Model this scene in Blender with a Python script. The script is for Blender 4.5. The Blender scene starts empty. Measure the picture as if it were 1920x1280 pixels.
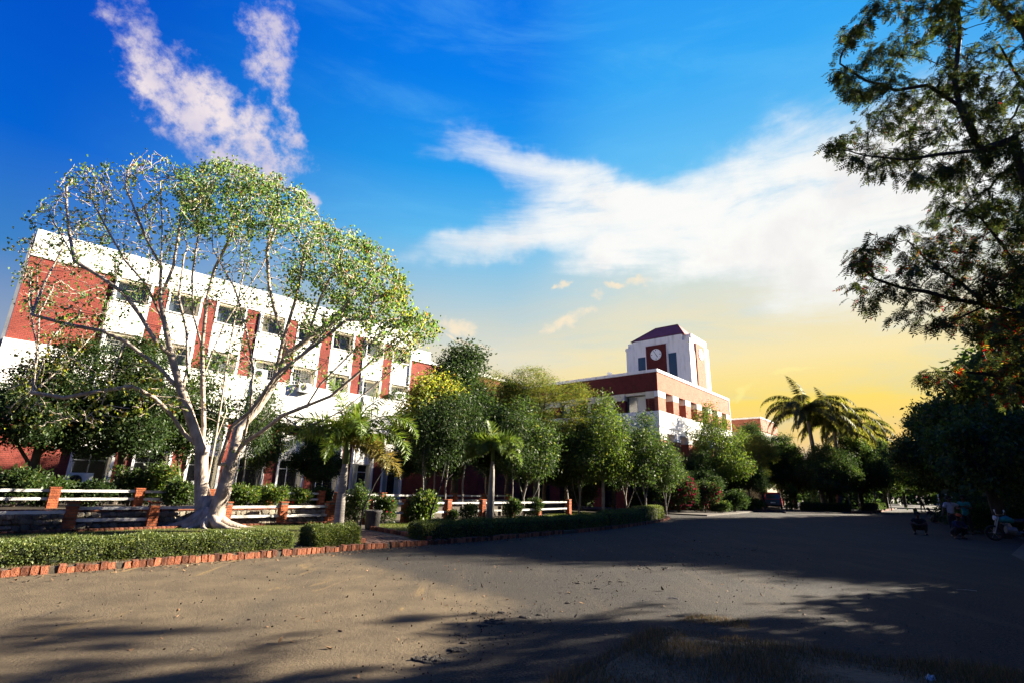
import bpy, math, random
import numpy as np
from mathutils import Vector, Matrix
from math import radians as R, sin, cos, pi

random.seed(7); rng = np.random.default_rng(7)
S = bpy.context.scene
C = S.collection

# ------------------------------------------------------------------ camera
PITCH, ROLL, FPX, EYE = R(15.9), R(1.5), 960.0, 1.6
cam_d = bpy.data.cameras.new('camera'); cam = bpy.data.objects.new('camera', cam_d); C.objects.link(cam)
cam_d.sensor_width = 36.0; cam_d.lens = 36.0 * FPX / 1920; cam_d.clip_end = 3000; cam_d.clip_start = 0.05
fw = Vector((0, cos(PITCH), sin(PITCH))); up0 = Vector((0, -sin(PITCH), cos(PITCH))); rt0 = Vector((1, 0, 0))
rt = rt0 * cos(ROLL) + up0 * sin(ROLL); up = up0 * cos(ROLL) - rt0 * sin(ROLL)
mw = Matrix((rt, up, -fw)).transposed().to_4x4(); mw.translation = (0, 0, EYE)
cam.matrix_world = mw; S.camera = cam

def spot(x, y, Y):
    """world point seen at photograph pixel x, y at the distance Y along the view axis on the ground"""
    d = rt * (x - 960) + up * (640 - y) + fw * FPX
    return Vector((0, 0, EYE)) + d * (Y / d.y)
def gspot(x, y, z=0.0):
    d = rt * (x - 960) + up * (640 - y) + fw * FPX
    return Vector((0, 0, EYE)) + d * ((z - EYE) / d.z)

# ------------------------------------------------------------------ sun, sky, exposure
SUN_YAW, SUN_EL = 68.0, 22.0
sd = bpy.data.lights.new('sun', 'SUN'); sd.energy = 5.0; sd.angle = R(0.55); sd.color = (1.0, 0.90, 0.74)
sun = bpy.data.objects.new('sun', sd); C.objects.link(sun)
sv = Vector((sin(R(SUN_YAW)) * cos(R(SUN_EL)), cos(R(SUN_YAW)) * cos(R(SUN_EL)), sin(R(SUN_EL))))
sun.rotation_euler = sv.to_track_quat('Z', 'Y').to_euler(); sun.location = sv * 60
S.view_settings.view_transform = 'Standard'
try: S.view_settings.look = 'None'
except Exception: pass
S.view_settings.gamma = 1; S.view_settings.use_curve_mapping = False
S.view_settings.exposure = 2.8
SKY_GAIN = 0.1436

def lin(c):
    return tuple(((v / 255) / 12.92 if v / 255 <= 0.04045 else ((v / 255 + 0.055) / 1.055) ** 2.4) for v in c)

W = bpy.data.worlds.new('World'); S.world = W; W.use_nodes = True
def build_world():
    nt = W.node_tree; nt.nodes.clear(); N = nt.nodes.new; L = nt.links.new
    def val(n, i, v):
        if isinstance(v, (int, float)): n.inputs[i].default_value = v
        elif isinstance(v, (tuple, list, Vector)): n.inputs[i].default_value = tuple(v)
        else: L(v, n.inputs[i])
    def M(op, a, b=0.0, c=0.0, clamp=False):
        n = N('ShaderNodeMath'); n.operation = op; n.use_clamp = clamp
        val(n, 0, a); val(n, 1, b)
        if op in ('MULTIPLY_ADD',): val(n, 2, c)
        return n.outputs[0]
    def V(op, a, b=(0, 0, 0), out=0):
        n = N('ShaderNodeVectorMath'); n.operation = op
        val(n, 0, a)
        if op == 'SCALE': val(n, 3, b)
        elif op not in ('NORMALIZE', 'LENGTH'): val(n, 1, b)
        return n.outputs[out]
    def SS(x, a, b):
        n = N('ShaderNodeMapRange'); n.interpolation_type = 'SMOOTHSTEP'
        val(n, 0, x); n.inputs[1].default_value = a; n.inputs[2].default_value = b
        return n.outputs[0]
    def mix(f, a, b, mode='MIX'):
        n = N('ShaderNodeMix'); n.data_type = 'RGBA'; n.blend_type = mode
        val(n, 0, f)
        for i, v in ((6, a), (7, b)):
            if isinstance(v, tuple): n.inputs[i].default_value = (*v[:3], 1)
            else: L(v, n.inputs[i])
        return n.outputs[2]
    def ramp(x, keys):
        n = N('ShaderNodeValToRGB'); L(x, n.inputs[0]); e = n.color_ramp.elements
        while len(e) > 1: e.remove(e[-1])
        e[0].position = keys[0][0] / 60; e[0].color = (*lin(keys[0][1]), 1)
        for k, c in keys[1:]:
            el = e.new(k / 60); el.color = (*lin(c), 1)
        return n.outputs[0]
    tc = N('ShaderNodeTexCoord'); D = V('NORMALIZE', tc.outputs['Generated'])
    sx = N('ShaderNodeSeparateXYZ'); L(D, sx.inputs[0])
    el = M('MULTIPLY', M('ARCSINE', sx.outputs[2]), 180 / pi)
    elr = M('DIVIDE', el, 60.0, clamp=True)
    flat = V('NORMALIZE', V('MULTIPLY', D, (1, 1, 0)))
    g = V('DOT_PRODUCT', flat, (sin(R(28)), cos(R(28)), 0), out=1)
    m1 = SS(g, 0.22, 0.87); m2 = SS(g, 0.87, 0.992); m = m1
    away = ramp(elr, [(0, (185, 175, 175)), (12, (140, 160, 190)), (18, (60, 130, 200)), (27, (0, 98, 210)), (36, (0, 84, 202)), (60, (0, 66, 190))])
    glow = ramp(elr, [(0, (236, 190, 190)), (5, (252, 212, 128)), (9, (255, 224, 112)), (13.5, (251, 232, 174)), (19, (230, 226, 202)), (26, (176, 216, 236)), (33, (105, 194, 245)), (42, (52, 168, 246)), (60, (10, 130, 240))])
    mid = ramp(elr, [(0, (222, 192, 176)), (10, (243, 224, 176)), (14, (234, 226, 200)), (17.5, (205, 214, 208)), (22, (158, 202, 226)), (27, (100, 190, 240)), (34, (36, 158, 240)), (43, (4, 128, 238)), (60, (0, 100, 226))])
    base = mix(m2, mix(m1, away, mid), glow)
    # faint high cirrus streaks all over the upper sky
    rot = N('ShaderNodeMapping'); rot.vector_type = 'POINT'; L(D, rot.inputs[0])
    rot.inputs['Rotation'].default_value = (0.25, R(-14), R(10)); rot.inputs['Scale'].default_value = (1.6, 3.0, 8.5)
    n1 = N('ShaderNodeTexNoise'); L(rot.outputs[0], n1.inputs['Vector']); n1.inputs['Scale'].default_value = 1.7
    n1.inputs['Detail'].default_value = 7; n1.inputs['Roughness'].default_value = 0.62; n1.inputs['Distortion'].default_value = 0.5
    streak = SS(n1.outputs[0], 0.42, 0.82)
    base = mix(M('MULTIPLY', streak, M('MULTIPLY_ADD', m, 0.30, 0.0)), base, lin((120, 205, 250)))
    # warp for cloud outlines
    n2 = N('ShaderNodeTexNoise'); L(D, n2.inputs['Vector']); n2.inputs['Scale'].default_value = 5.5
    n2.inputs['Detail'].default_value = 5; n2.inputs['Roughness'].default_value = 0.6
    w1 = V('SCALE', V('SUBTRACT', n2.outputs[1], (0.5, 0.5, 0.5)), 0.13)
    Dw = V('ADD', D, w1)
    n3 = N('ShaderNodeTexNoise'); L(D, n3.inputs['Vector']); n3.inputs['Scale'].default_value = 26
    n3.inputs['Detail'].default_value = 8; n3.inputs['Roughness'].default_value = 0.66; n3.inputs['Distortion'].default_value = 0.0
    fine = n3.outputs[0]
    def blob(x, y, lx, ly, tilt, soft=0.15):
        c = (rt * (x - 960) + up * (640 - y) + fw * FPX).normalized()
        a0 = Vector((c.y, -c.x, 0)).normalized(); b0 = a0.cross(c).normalized() * 1
        if b0.z < 0: b0 = -b0
        t = R(tilt); A = a0 * cos(t) + b0 * sin(t); B = -a0 * sin(t) + b0 * cos(t)
        a = M('MULTIPLY', V('DOT_PRODUCT', Dw, tuple(A), out=1), 1 / lx)
        b = M('MULTIPLY', V('DOT_PRODUCT', Dw, tuple(B), out=1), 1 / ly)
        # centre offset: dot with A at the centre is zero by construction
        r = M('SQRT', M('ADD', M('MULTIPLY', a, a), M('MULTIPLY', b, b)))
        s = M('SUBTRACT', 1.0, SS(r, soft, 1.0))
        return M('MULTIPLY', s, M('GREATER_THAN', V('DOT_PRODUCT', D, tuple(c), out=1), 0.3))
    def add(l):
        o = l[0]
        for q in l[1:]: o = M('ADD', o, q)
        return o
    pink = add([blob(405, 240, .17, .12, -20, 0.0), blob(475, 275, .16, .08, 4, 0.0), blob(365, 185, .09, .08, -50, 0.0), blob(262, 80, .12, .042, -52, 0.0), blob(488, 30, .09, .06, -80, 0.0), blob(495, 115, .09, .045, -75, 0.0), blob(532, 200, .07, .02, -65, 0.0),
                blob(580, 378, .05, .03, -30, 0.0)])
    pm = SS(M('ADD', pink, M('MULTIPLY_ADD', fine, 2.4, -1.55)), 0.0, 1.15)
    cshade = mix(SS(n2.outputs[0], 0.35, 0.7), lin((214, 206, 226)), lin((255, 240, 236)))
    pm = M('MULTIPLY', pm, SS(pink, 0.0, 0.22)); pm = M('MULTIPLY', pm, SS(n3.outputs[0], 0.26, 0.60)); sky = mix(M('MULTIPLY', pm, 0.92), base, cshade)
    white = add([blob(1350, 400, .42, .15, -4, 0.0), blob(1570, 360, .38, .21, 12, 0.0), blob(1250, 480, .30, .07, 8, 0.0), blob(1030, 315, .34, .06, -14, 0.0),
                 blob(950, 455, .32, .06, 7, 0.0), blob(1720, 420, .36, .20, 20, 0.0), blob(1140, 500, .12, .05, 6, 0.0), blob(1080, 390, .25, .07, 0, 0.0)])
    wm = SS(M('ADD', white, M('MULTIPLY_ADD', n1.outputs[0], 2.6, -1.5)), -0.25, 1.35)
    wm = M('MULTIPLY', M('MULTIPLY', wm, SS(white, 0.0, 0.55)), SS(n1.outputs[0], 0.15, 0.50)); sky = mix(M('MULTIPLY', wm, 0.96), sky, mix(SS(n2.outputs[0], 0.30, 0.55), lin((244, 240, 238)), lin((255, 254, 250))))
    puff = add([blob(855, 607, .062, .026, 5), blob(1060, 603, .075, .016, 6), blob(1112, 573, .026, .02, 0), blob(1200, 537, .06, .015, 10), blob(1062, 548, .022, .01, 0), blob(1150, 550, .04, .01, -5),
                blob(880, 632, .08, .006, 0), blob(1395, 728, .075, .011, 12), blob(1500, 695, .05, .008, 5)])
    pf = SS(M('ADD', puff, M('MULTIPLY_ADD', fine, 2.6, -1.5)), 0.0, 1.1)
    pf = M('MULTIPLY', pf, SS(puff, 0.0, 0.3)); sky = mix(M('MULTIPLY', pf, 0.85), sky, mix(SS(el, 11.0, 15.0), lin((255, 238, 150)), lin((255, 236, 205))))
    # below the horizon: dull ground colour
    sky = mix(SS(el, 0.0, -4.0), sky, (0.06, 0.055, 0.045))
    ns = N('ShaderNodeTexSky'); ns.sky_type = 'NISHITA'; ns.sun_disc = False
    ns.sun_elevation = R(SUN_EL); ns.sun_rotation = R(SUN_YAW); ns.dust_density = 2.0
    b1 = N('ShaderNodeBackground'); L(ns.outputs[0], b1.inputs[0]); b1.inputs[1].default_value = 0.05
    b2 = N('ShaderNodeBackground'); L(sky, b2.inputs[0]); b2.inputs[1].default_value = SKY_GAIN
    mx = N('ShaderNodeMixShader'); mx.inputs[0].default_value = 0.997; L(b1.outputs[0], mx.inputs[1]); L(b2.outputs[0], mx.inputs[2])
    out = N('ShaderNodeOutputWorld'); L(mx.outputs[0], out.inputs[0])
build_world()

# ------------------------------------------------------------------ materials
MATS = {}
def nodes_of(name):
    m = bpy.data.materials.new(name); m.use_nodes = True; m.node_tree.nodes.clear(); return m, m.node_tree
KA = 0.66
def dim(c, k=KA): return None if c is None else tuple(v * k for v in c)
def surf(name, c1, c2=None, scale=6.0, rough=0.85, bump=0.0, bscale=None, metal=0.0, stretch=(1, 1, 1), detail=5, coord='Object', c3=None, contrast=(0.35, 0.65), isl=0.0, spec=0.3):
    if not name.startswith(('white', 'cream', 'clock')): c1, c2, c3 = dim(c1), dim(c2), dim(c3)
    m, nt = nodes_of(name); N = nt.nodes.new; L = nt.links.new
    out = N('ShaderNodeOutputMaterial'); p = N('ShaderNodeBsdfPrincipled'); L(p.outputs[0], out.inputs[0])
    p.inputs['Roughness'].default_value = rough; p.inputs['Metallic'].default_value = metal
    p.inputs['Specular IOR Level'].default_value = spec
    tc = N('ShaderNodeTexCoord'); mp = N('ShaderNodeMapping'); L(tc.outputs[coord], mp.inputs[0]); mp.inputs['Scale'].default_value = stretch
    n = N('ShaderNodeTexNoise'); L(mp.outputs[0], n.inputs[0]); n.inputs['Scale'].default_value = scale; n.inputs['Detail'].default_value = detail
    n.inputs['Roughness'].default_value = 0.6
    r = N('ShaderNodeValToRGB'); L(n.outputs[0], r.inputs[0]); e = r.color_ramp.elements
    e[0].position, e[1].position = contrast; e[0].color = (*(c2 or c1), 1); e[1].color = (*c1, 1)
    if c3: x = e.new((contrast[0] + contrast[1]) / 2); x.color = (*c3, 1)
    col = r.outputs[0]
    if isl:
        g = N('ShaderNodeNewGeometry'); oi = N('ShaderNodeObjectInfo'); a = N('ShaderNodeMath'); a.operation = 'ADD'
        L(g.outputs['Random Per Island'], a.inputs[0]); L(oi.outputs['Random'], a.inputs[1])
        w = N('ShaderNodeTexWhiteNoise'); w.noise_dimensions = '1D'; L(a.outputs[0], w.inputs['W'])
        mr = N('ShaderNodeMapRange'); L(w.outputs[0], mr.inputs[0]); mr.inputs[3].default_value = 1 - isl; mr.inputs[4].default_value = 1 + isl * 0.6
        hs = N('ShaderNodeHueSaturation'); L(col, hs.inputs['Color']); L(mr.outputs[0], hs.inputs['Value']); col = hs.outputs[0]
    L(col, p.inputs['Base Color'])
    if bump:
        n2 = N('ShaderNodeTexNoise'); L(mp.outputs[0], n2.inputs[0]); n2.inputs['Scale'].default_value = bscale or scale * 4; n2.inputs['Detail'].default_value = 6
        b = N('ShaderNodeBump'); b.inputs['Strength'].default_value = bump; b.inputs['Distance'].default_value = 0.03; L(n2.outputs[0], b.inputs['Height']); L(b.outputs[0], p.inputs['Normal'])
    MATS[name] = m; return m

def leafmat(name, cols, trans=0.45, gloss=0.06, rough=0.45, var=0.35):
    """cols: list of (position, colour) picked per leaf"""
    cols = [(a, dim(c, .72)) for a, c in cols]
    m, nt = nodes_of(name); N = nt.nodes.new; L = nt.links.new
    out = N('ShaderNodeOutputMaterial')
    g = N('ShaderNodeNewGeometry'); r = N('ShaderNodeValToRGB'); L(g.outputs['Random Per Island'], r.inputs[0]); r.color_ramp.interpolation = 'CONSTANT'
    e = r.color_ramp.elements; e[0].position = 0; e[0].color = (*cols[0][1], 1); e.remove(e[1])
    for p_, c in cols[1:]:
        x = e.new(p_); x.color = (*c, 1)
    w = N('ShaderNodeMath'); w.operation = 'MULTIPLY'; L(g.outputs['Random Per Island'], w.inputs[0]); w.inputs[1].default_value = 37.7
    fr = N('ShaderNodeMath'); fr.operation = 'FRACT'; L(w.outputs[0], fr.inputs[0])
    mr = N('ShaderNodeMapRange'); L(fr.outputs[0], mr.inputs[0]); mr.inputs[3].default_value = 1 - var; mr.inputs[4].default_value = 1 + var
    hs = N('ShaderNodeHueSaturation'); L(r.outputs[0], hs.inputs['Color']); L(mr.outputs[0], hs.inputs['Value'])
    d = N('ShaderNodeBsdfDiffuse'); L(hs.outputs[0], d.inputs[0])
    hs2 = N('ShaderNodeHueSaturation'); L(hs.outputs[0], hs2.inputs['Color']); hs2.inputs['Value'].default_value = 1.5; hs2.inputs['Saturation'].default_value = 1.1; hs2.inputs['Hue'].default_value = 0.485
    t = N('ShaderNodeBsdfTranslucent'); L(hs2.outputs[0], t.inputs[0])
    a = N('ShaderNodeMixShader'); a.inputs[0].default_value = trans; L(d.outputs[0], a.inputs[1]); L(t.outputs[0], a.inputs[2])
    gl = N('ShaderNodeBsdfGlossy'); gl.inputs['Roughness'].default_value = max(rough, .5); gl.inputs['Color'].default_value = (.30, .30, .28, 1)
    b = N('ShaderNodeMixShader'); b.inputs[0].default_value = gloss; L(a.outputs[0], b.inputs[1]); L(gl.outputs[0], b.inputs[2])
    L(b.outputs[0], out.inputs[0]); MATS[name] = m; return m

def brickmat(name, c1, c2, mortar, axes='XZ', scale=1.0, bump=0.6, blotch=None):
    c1, c2, mortar = dim(c1, .75), dim(c2, .75), dim(mortar, .75)
    m, nt = nodes_of(name); N = nt.nodes.new; L = nt.links.new
    out = N('ShaderNodeOutputMaterial'); p = N('ShaderNodeBsdfPrincipled'); L(p.outputs[0], out.inputs[0]); p.inputs['Roughness'].default_value = 0.9
    p.inputs['Specular IOR Level'].default_value = 0.2
    tc = N('ShaderNodeTexCoord'); s = N('ShaderNodeSeparateXYZ'); L(tc.outputs['Object'], s.inputs[0]); cb = N('ShaderNodeCombineXYZ')
    ad = N('ShaderNodeMath'); ad.operation = 'ADD'; L(s.outputs[0], ad.inputs[0]); L(s.outputs[1], ad.inputs[1])
    L(ad.outputs[0], cb.inputs[0]); L(s.outputs[2], cb.inputs[1])
    b = N('ShaderNodeTexBrick'); L(cb.outputs[0], b.inputs['Vector']); b.inputs['Scale'].default_value = scale
    b.inputs['Color1'].default_value = (*c1, 1); b.inputs['Color2'].default_value = (*c2, 1); b.inputs['Mortar'].default_value = (*mortar, 1)
    b.inputs['Brick Width'].default_value = 0.24; b.inputs['Row Height'].default_value = 0.085; b.inputs['Mortar Size'].default_value = 0.012; b.inputs['Mortar Smooth'].default_value = 0.4
    n = N('ShaderNodeTexNoise'); L(tc.outputs['Object'], n.inputs[0]); n.inputs['Scale'].default_value = 1.3; n.inputs['Detail'].default_value = 8; n.inputs['Roughness'].default_value = 0.7
    mr = N('ShaderNodeMapRange'); L(n.outputs[0], mr.inputs[0]); mr.inputs[1].default_value = 0.3; mr.inputs[2].default_value = 0.7; mr.inputs[3].default_value = 0.72; mr.inputs[4].default_value = 1.2
    h = N('ShaderNodeHueSaturation'); L(b.outputs[0], h.inputs['Color']); L(mr.outputs[0], h.inputs['Value'])
    col = h.outputs[0]
    L(col, p.inputs['Base Color'])
    n2 = N('ShaderNodeTexNoise'); L(tc.outputs['Object'], n2.inputs[0]); n2.inputs['Scale'].default_value = 18; n2.inputs['Detail'].default_value = 4
    a = N('ShaderNodeMath'); a.operation = 'MULTIPLY_ADD'; L(b.outputs['Fac'], a.inputs[0]); a.inputs[1].default_value = -0.8; L(n2.outputs[0], a.inputs[2])
    bp = N('ShaderNodeBump'); bp.inputs['Strength'].default_value = bump; bp.inputs['Distance'].default_value = 0.02; L(a.outputs[0], bp.inputs['Height']); L(bp.outputs[0], p.inputs['Normal'])
    MATS[name] = m; return m

def glass(name, c, rough=0.08):
    m, nt = nodes_of(name); N = nt.nodes.new; L = nt.links.new
    out = N('ShaderNodeOutputMaterial'); p = N('ShaderNodeBsdfPrincipled'); L(p.outputs[0], out.inputs[0])
    p.inputs['Base Color'].default_value = (*c, 1); p.inputs['Roughness'].default_value = rough; p.inputs['Specular IOR Level'].default_value = 0.6
    tc = N('ShaderNodeTexCoord'); n = N('ShaderNodeTexNoise'); L(tc.outputs['Object'], n.inputs[0]); n.inputs['Scale'].default_value = 1.5
    b = N('ShaderNodeBump'); b.inputs['Strength'].default_value = 0.08; L(n.outputs[0], b.inputs['Height']); L(b.outputs[0], p.inputs['Normal'])
    MATS[name] = m; return m

surf('white_paint', (.80, .78, .73), (.50, .48, .43), 1.3, bump=0.15, bscale=20, contrast=(.22, .50), stretch=(1.6, 1.6, .28), detail=9)
surf('cream_paint', (.66, .60, .46), (.55, .49, .36), 0.9, bump=0.1, bscale=20)  # also white paint of shaded parts, with the shade put into the colour
surf('white_rail', (.46, .45, .42), (.17, .16, .14), 3.0, rough=.9, bump=0.5, bscale=30, contrast=(.3, .55))
surf('dark_interior', (.012, .012, .014), (.006, .006, .007), 1.0)
surf('concrete', (.30, .28, .25), (.18, .17, .15), 3, bump=.4)
surf('grey_metal', (.35, .36, .38), (.25, .26, .28), 3, rough=.4, metal=.6)
surf('white_metal', (.72, .72, .70), (.55, .55, .52), 3, rough=.5)
surf('black_plastic', (.02, .02, .02), (.012, .012, .012), 8, rough=.5)
surf('maroon_roof', (.55, .11, .12), (.40, .08, .09), 1.5, bump=.3, bscale=8)
surf('maroon_panel', (.17, .03, .022), (.12, .02, .016), 2, bump=.1)  # also the brick of shaded faces, shade mixed into the colour
brickmat('facade_brick', (.27, .058, .040), (.22, .045, .032), (.16, .05, .04))
brickmat('terracotta_brick', (.50, .17, .10), (.42, .13, .075), (.34, .12, .075))  # brick lightened for the sunlit face, sunlight put into the colour
surf('fence_brick', (.44, .125, .045), (.30, .075, .03), 7, bump=.7, bscale=40, isl=.4, rough=.95)
surf('kerb_brick', (.31, .10, .045), (.13, .05, .03), 7, bump=.7, bscale=40, isl=.8, rough=.95)
surf('paver', (.16, .075, .05), (.09, .045, .032), 5, bump=.5, isl=.4)
surf('mortar', (.20, .15, .11), (.12, .09, .065), 9, bump=.5)
surf('field_stone', (.46, .40, .29), (.20, .17, .125), 5, bump=.8, bscale=22, isl=.5)
surf('pale_bark', (.58, .48, .385), (.25, .195, .15), 5.5, bump=.7, bscale=16, stretch=(1, 1, .45), contrast=(.30, .60), c3=(.38, .305, .24))
surf('brown_bark', (.17, .13, .10), (.07, .055, .042), 6, bump=.8, bscale=20, stretch=(1, 1, .35))
surf('grey_bark', (.34, .30, .25), (.16, .14, .115), 6, bump=.6, bscale=20, stretch=(1, 1, .4))
surf('dark_bark', (.045, .036, .03), (.02, .016, .014), 6, bump=.8, bscale=20, stretch=(1, 1, .35))
surf('palm_bark', (.40, .36, .31), (.25, .215, .18), 1.6, bump=.7, bscale=3, stretch=(.4, .4, 9), contrast=(.4, .6))
surf('crownshaft', (.14, .20, .06), (.10, .15, .045), 3, rough=.5)
surf('dirt', (.085, .065, .042), (.05, .038, .026), 2.2, bump=.6, bscale=14)
surf('soil_clod', (.05, .038, .026), (.025, .019, .014), 20, bump=.8, bscale=60)
surf('car_red', (.80, .03, .02), (.70, .025, .016), 2, rough=.25, spec=.6)
surf('car_dark', (.02, .02, .024), (.012, .012, .015), 2, rough=.3, spec=.6)
surf('tyre', (.02, .02, .02), (.01, .01, .01), 10)
surf('skin', (.11, .055, .032), (.08, .04, .024), 6, rough=.6)
surf('hair', (.010, .008, .007), (.006, .005, .004), 10)
surf('cloth_white', (.50, .52, .62), (.38, .40, .50), 9, bump=.4)
surf('cloth_teal', (.02, .27, .27), (.012, .18, .18), 9, bump=.4)
surf('cloth_dark', (.018, .018, .025), (.010, .010, .014), 9, bump=.4)
surf('cloth_navy', (.025, .028, .07), (.016, .018, .045), 9, bump=.4)
surf('cloth_brown', (.06, .045, .03), (.04, .03, .02), 9, bump=.4)
surf('orange_cloth', (.65, .10, .02), (.5, .08, .02), 9)
surf('teal_sheet', (.02, .11, .10), (.012, .07, .065), 4, bump=.5, bscale=8)
surf('tub_shade_concrete', (.11, .10, .09), (.06, .055, .05), 5, bump=.5)  # concrete darkened for the shade the tub stands in
surf('twig_mass', (.03, .04, .014), (.015, .02, .008), 12, bump=.6)
surf('tan_panel', (.42, .35, .24), (.33, .28, .19), 1.2)
surf('dry_leaf', (.26, .15, .07), (.12, .065, .03), 15, isl=.6)
surf('plastic_bag', (.55, .55, .55), (.4, .4, .4), 9, rough=.4)
surf('lamp_red', (.5, .01, .01), (.4, .01, .01), 3, rough=.3)
surf('clock_white', (.85, .85, .82), (.78, .78, .75), 3)
glass('window_glass', (.035, .045, .06)); surf('curtain', (.42, .40, .34), (.28, .26, .21), 3, stretch=(9, 9, .6), rough=.9)
glass('tower_glass', (.02, .045, .09)); glass('pale_glass', (.35, .37, .34), .3); glass('door_glass', (.006, .007, .009), .25)
G = lambda r, g, b: (r, g, b)
leafmat('fig_leaf', [(0, G(.08, .17, .045)), (.28, G(.14, .25, .055)), (.52, G(.055, .125, .035)), (.74, G(.22, .29, .06)), (.93, G(.32, .30, .07)), (.985, G(.30, .15, .05))], .5, .07, .4)
leafmat('fig_leaf_yellow', [(0, G(.24, .29, .045)), (.4, G(.17, .24, .045)), (.7, G(.36, .36, .06)), (.9, G(.34, .22, .05))], .5, .05)
leafmat('dark_leaf', [(0, G(.028, .055, .016)), (.4, G(.045, .08, .020)), (.75, G(.020, .040, .012)), (.95, G(.09, .11, .03))], .35, .05, .4)
leafmat('mid_leaf', [(0, G(.040, .075, .018)), (.4, G(.062, .105, .024)), (.75, G(.026, .050, .014)), (.93, G(.13, .15, .035))], .42, .06, .4)
leafmat('bright_leaf', [(0, G(.075, .13, .024)), (.4, G(.12, .18, .032)), (.7, G(.042, .080, .018)), (.93, G(.20, .21, .045))], .45, .06, .4)
leafmat('hedge_leaf', [(0, G(.085, .12, .028)), (.35, G(.13, .165, .04)), (.7, G(.055, .085, .022)), (.90, G(.20, .21, .06))], .35, .06, .4)
leafmat('feather_leaf', [(0, G(.09, .13, .025)), (.5, G(.13, .16, .03)), (.85, G(.22, .17, .04))], .5, .03)
leafmat('neem_leaf', [(0, G(.028, .046, .014)), (.45, G(.04, .062, .016)), (.78, G(.07, .085, .02)), (.95, G(.13, .11, .03)), (.99, G(.15, .03, .015))], .30, .05, .35)
leafmat('neem_old_backlit_leaf', [(0, G(.06, .08, .02)), (.35, G(.16, .15, .03)), (.6, G(.20, .035, .02)), (.85, G(.26, .13, .03))], .45, .04)  # old leaves; the yellows also stand in for backlit ones
leafmat('palm_leaf', [(0, G(.10, .17, .03)), (.5, G(.13, .20, .035)), (.85, G(.20, .22, .05))], .4, .09, .3)
leafmat('palm_old_leaf', [(0, G(.17, .16, .04)), (.5, G(.24, .19, .05)), (.85, G(.30, .20, .06))], .4, .05, .4)
leafmat('royal_leaf', [(0, G(.10, .12, .025)), (.5, G(.15, .16, .035)), (.8, G(.26, .21, .05))], .6, .06, .35)
leafmat('red_flower', [(0, G(.35, .015, .02)), (.5, G(.24, .01, .03)), (.8, G(.45, .03, .02))], .35, .02)
leafmat('bract_leaf', [(0, G(.20, .012, .03)), (.4, G(.035, .055, .015)), (.75, G(.12, .01, .02))], .35, .03)
leafmat('grass_blade', [(0, G(.09, .14, .025)), (.4, G(.13, .17, .035)), (.75, G(.17, .18, .05)), (.92, G(.25, .20, .09))], .35, .03)
leafmat('dry_grass', [(0, G(.17, .12, .055)), (.4, G(.11, .085, .04)), (.7, G(.08, .085, .03)), (.9, G(.22, .165, .08))], .3, .03)

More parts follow.
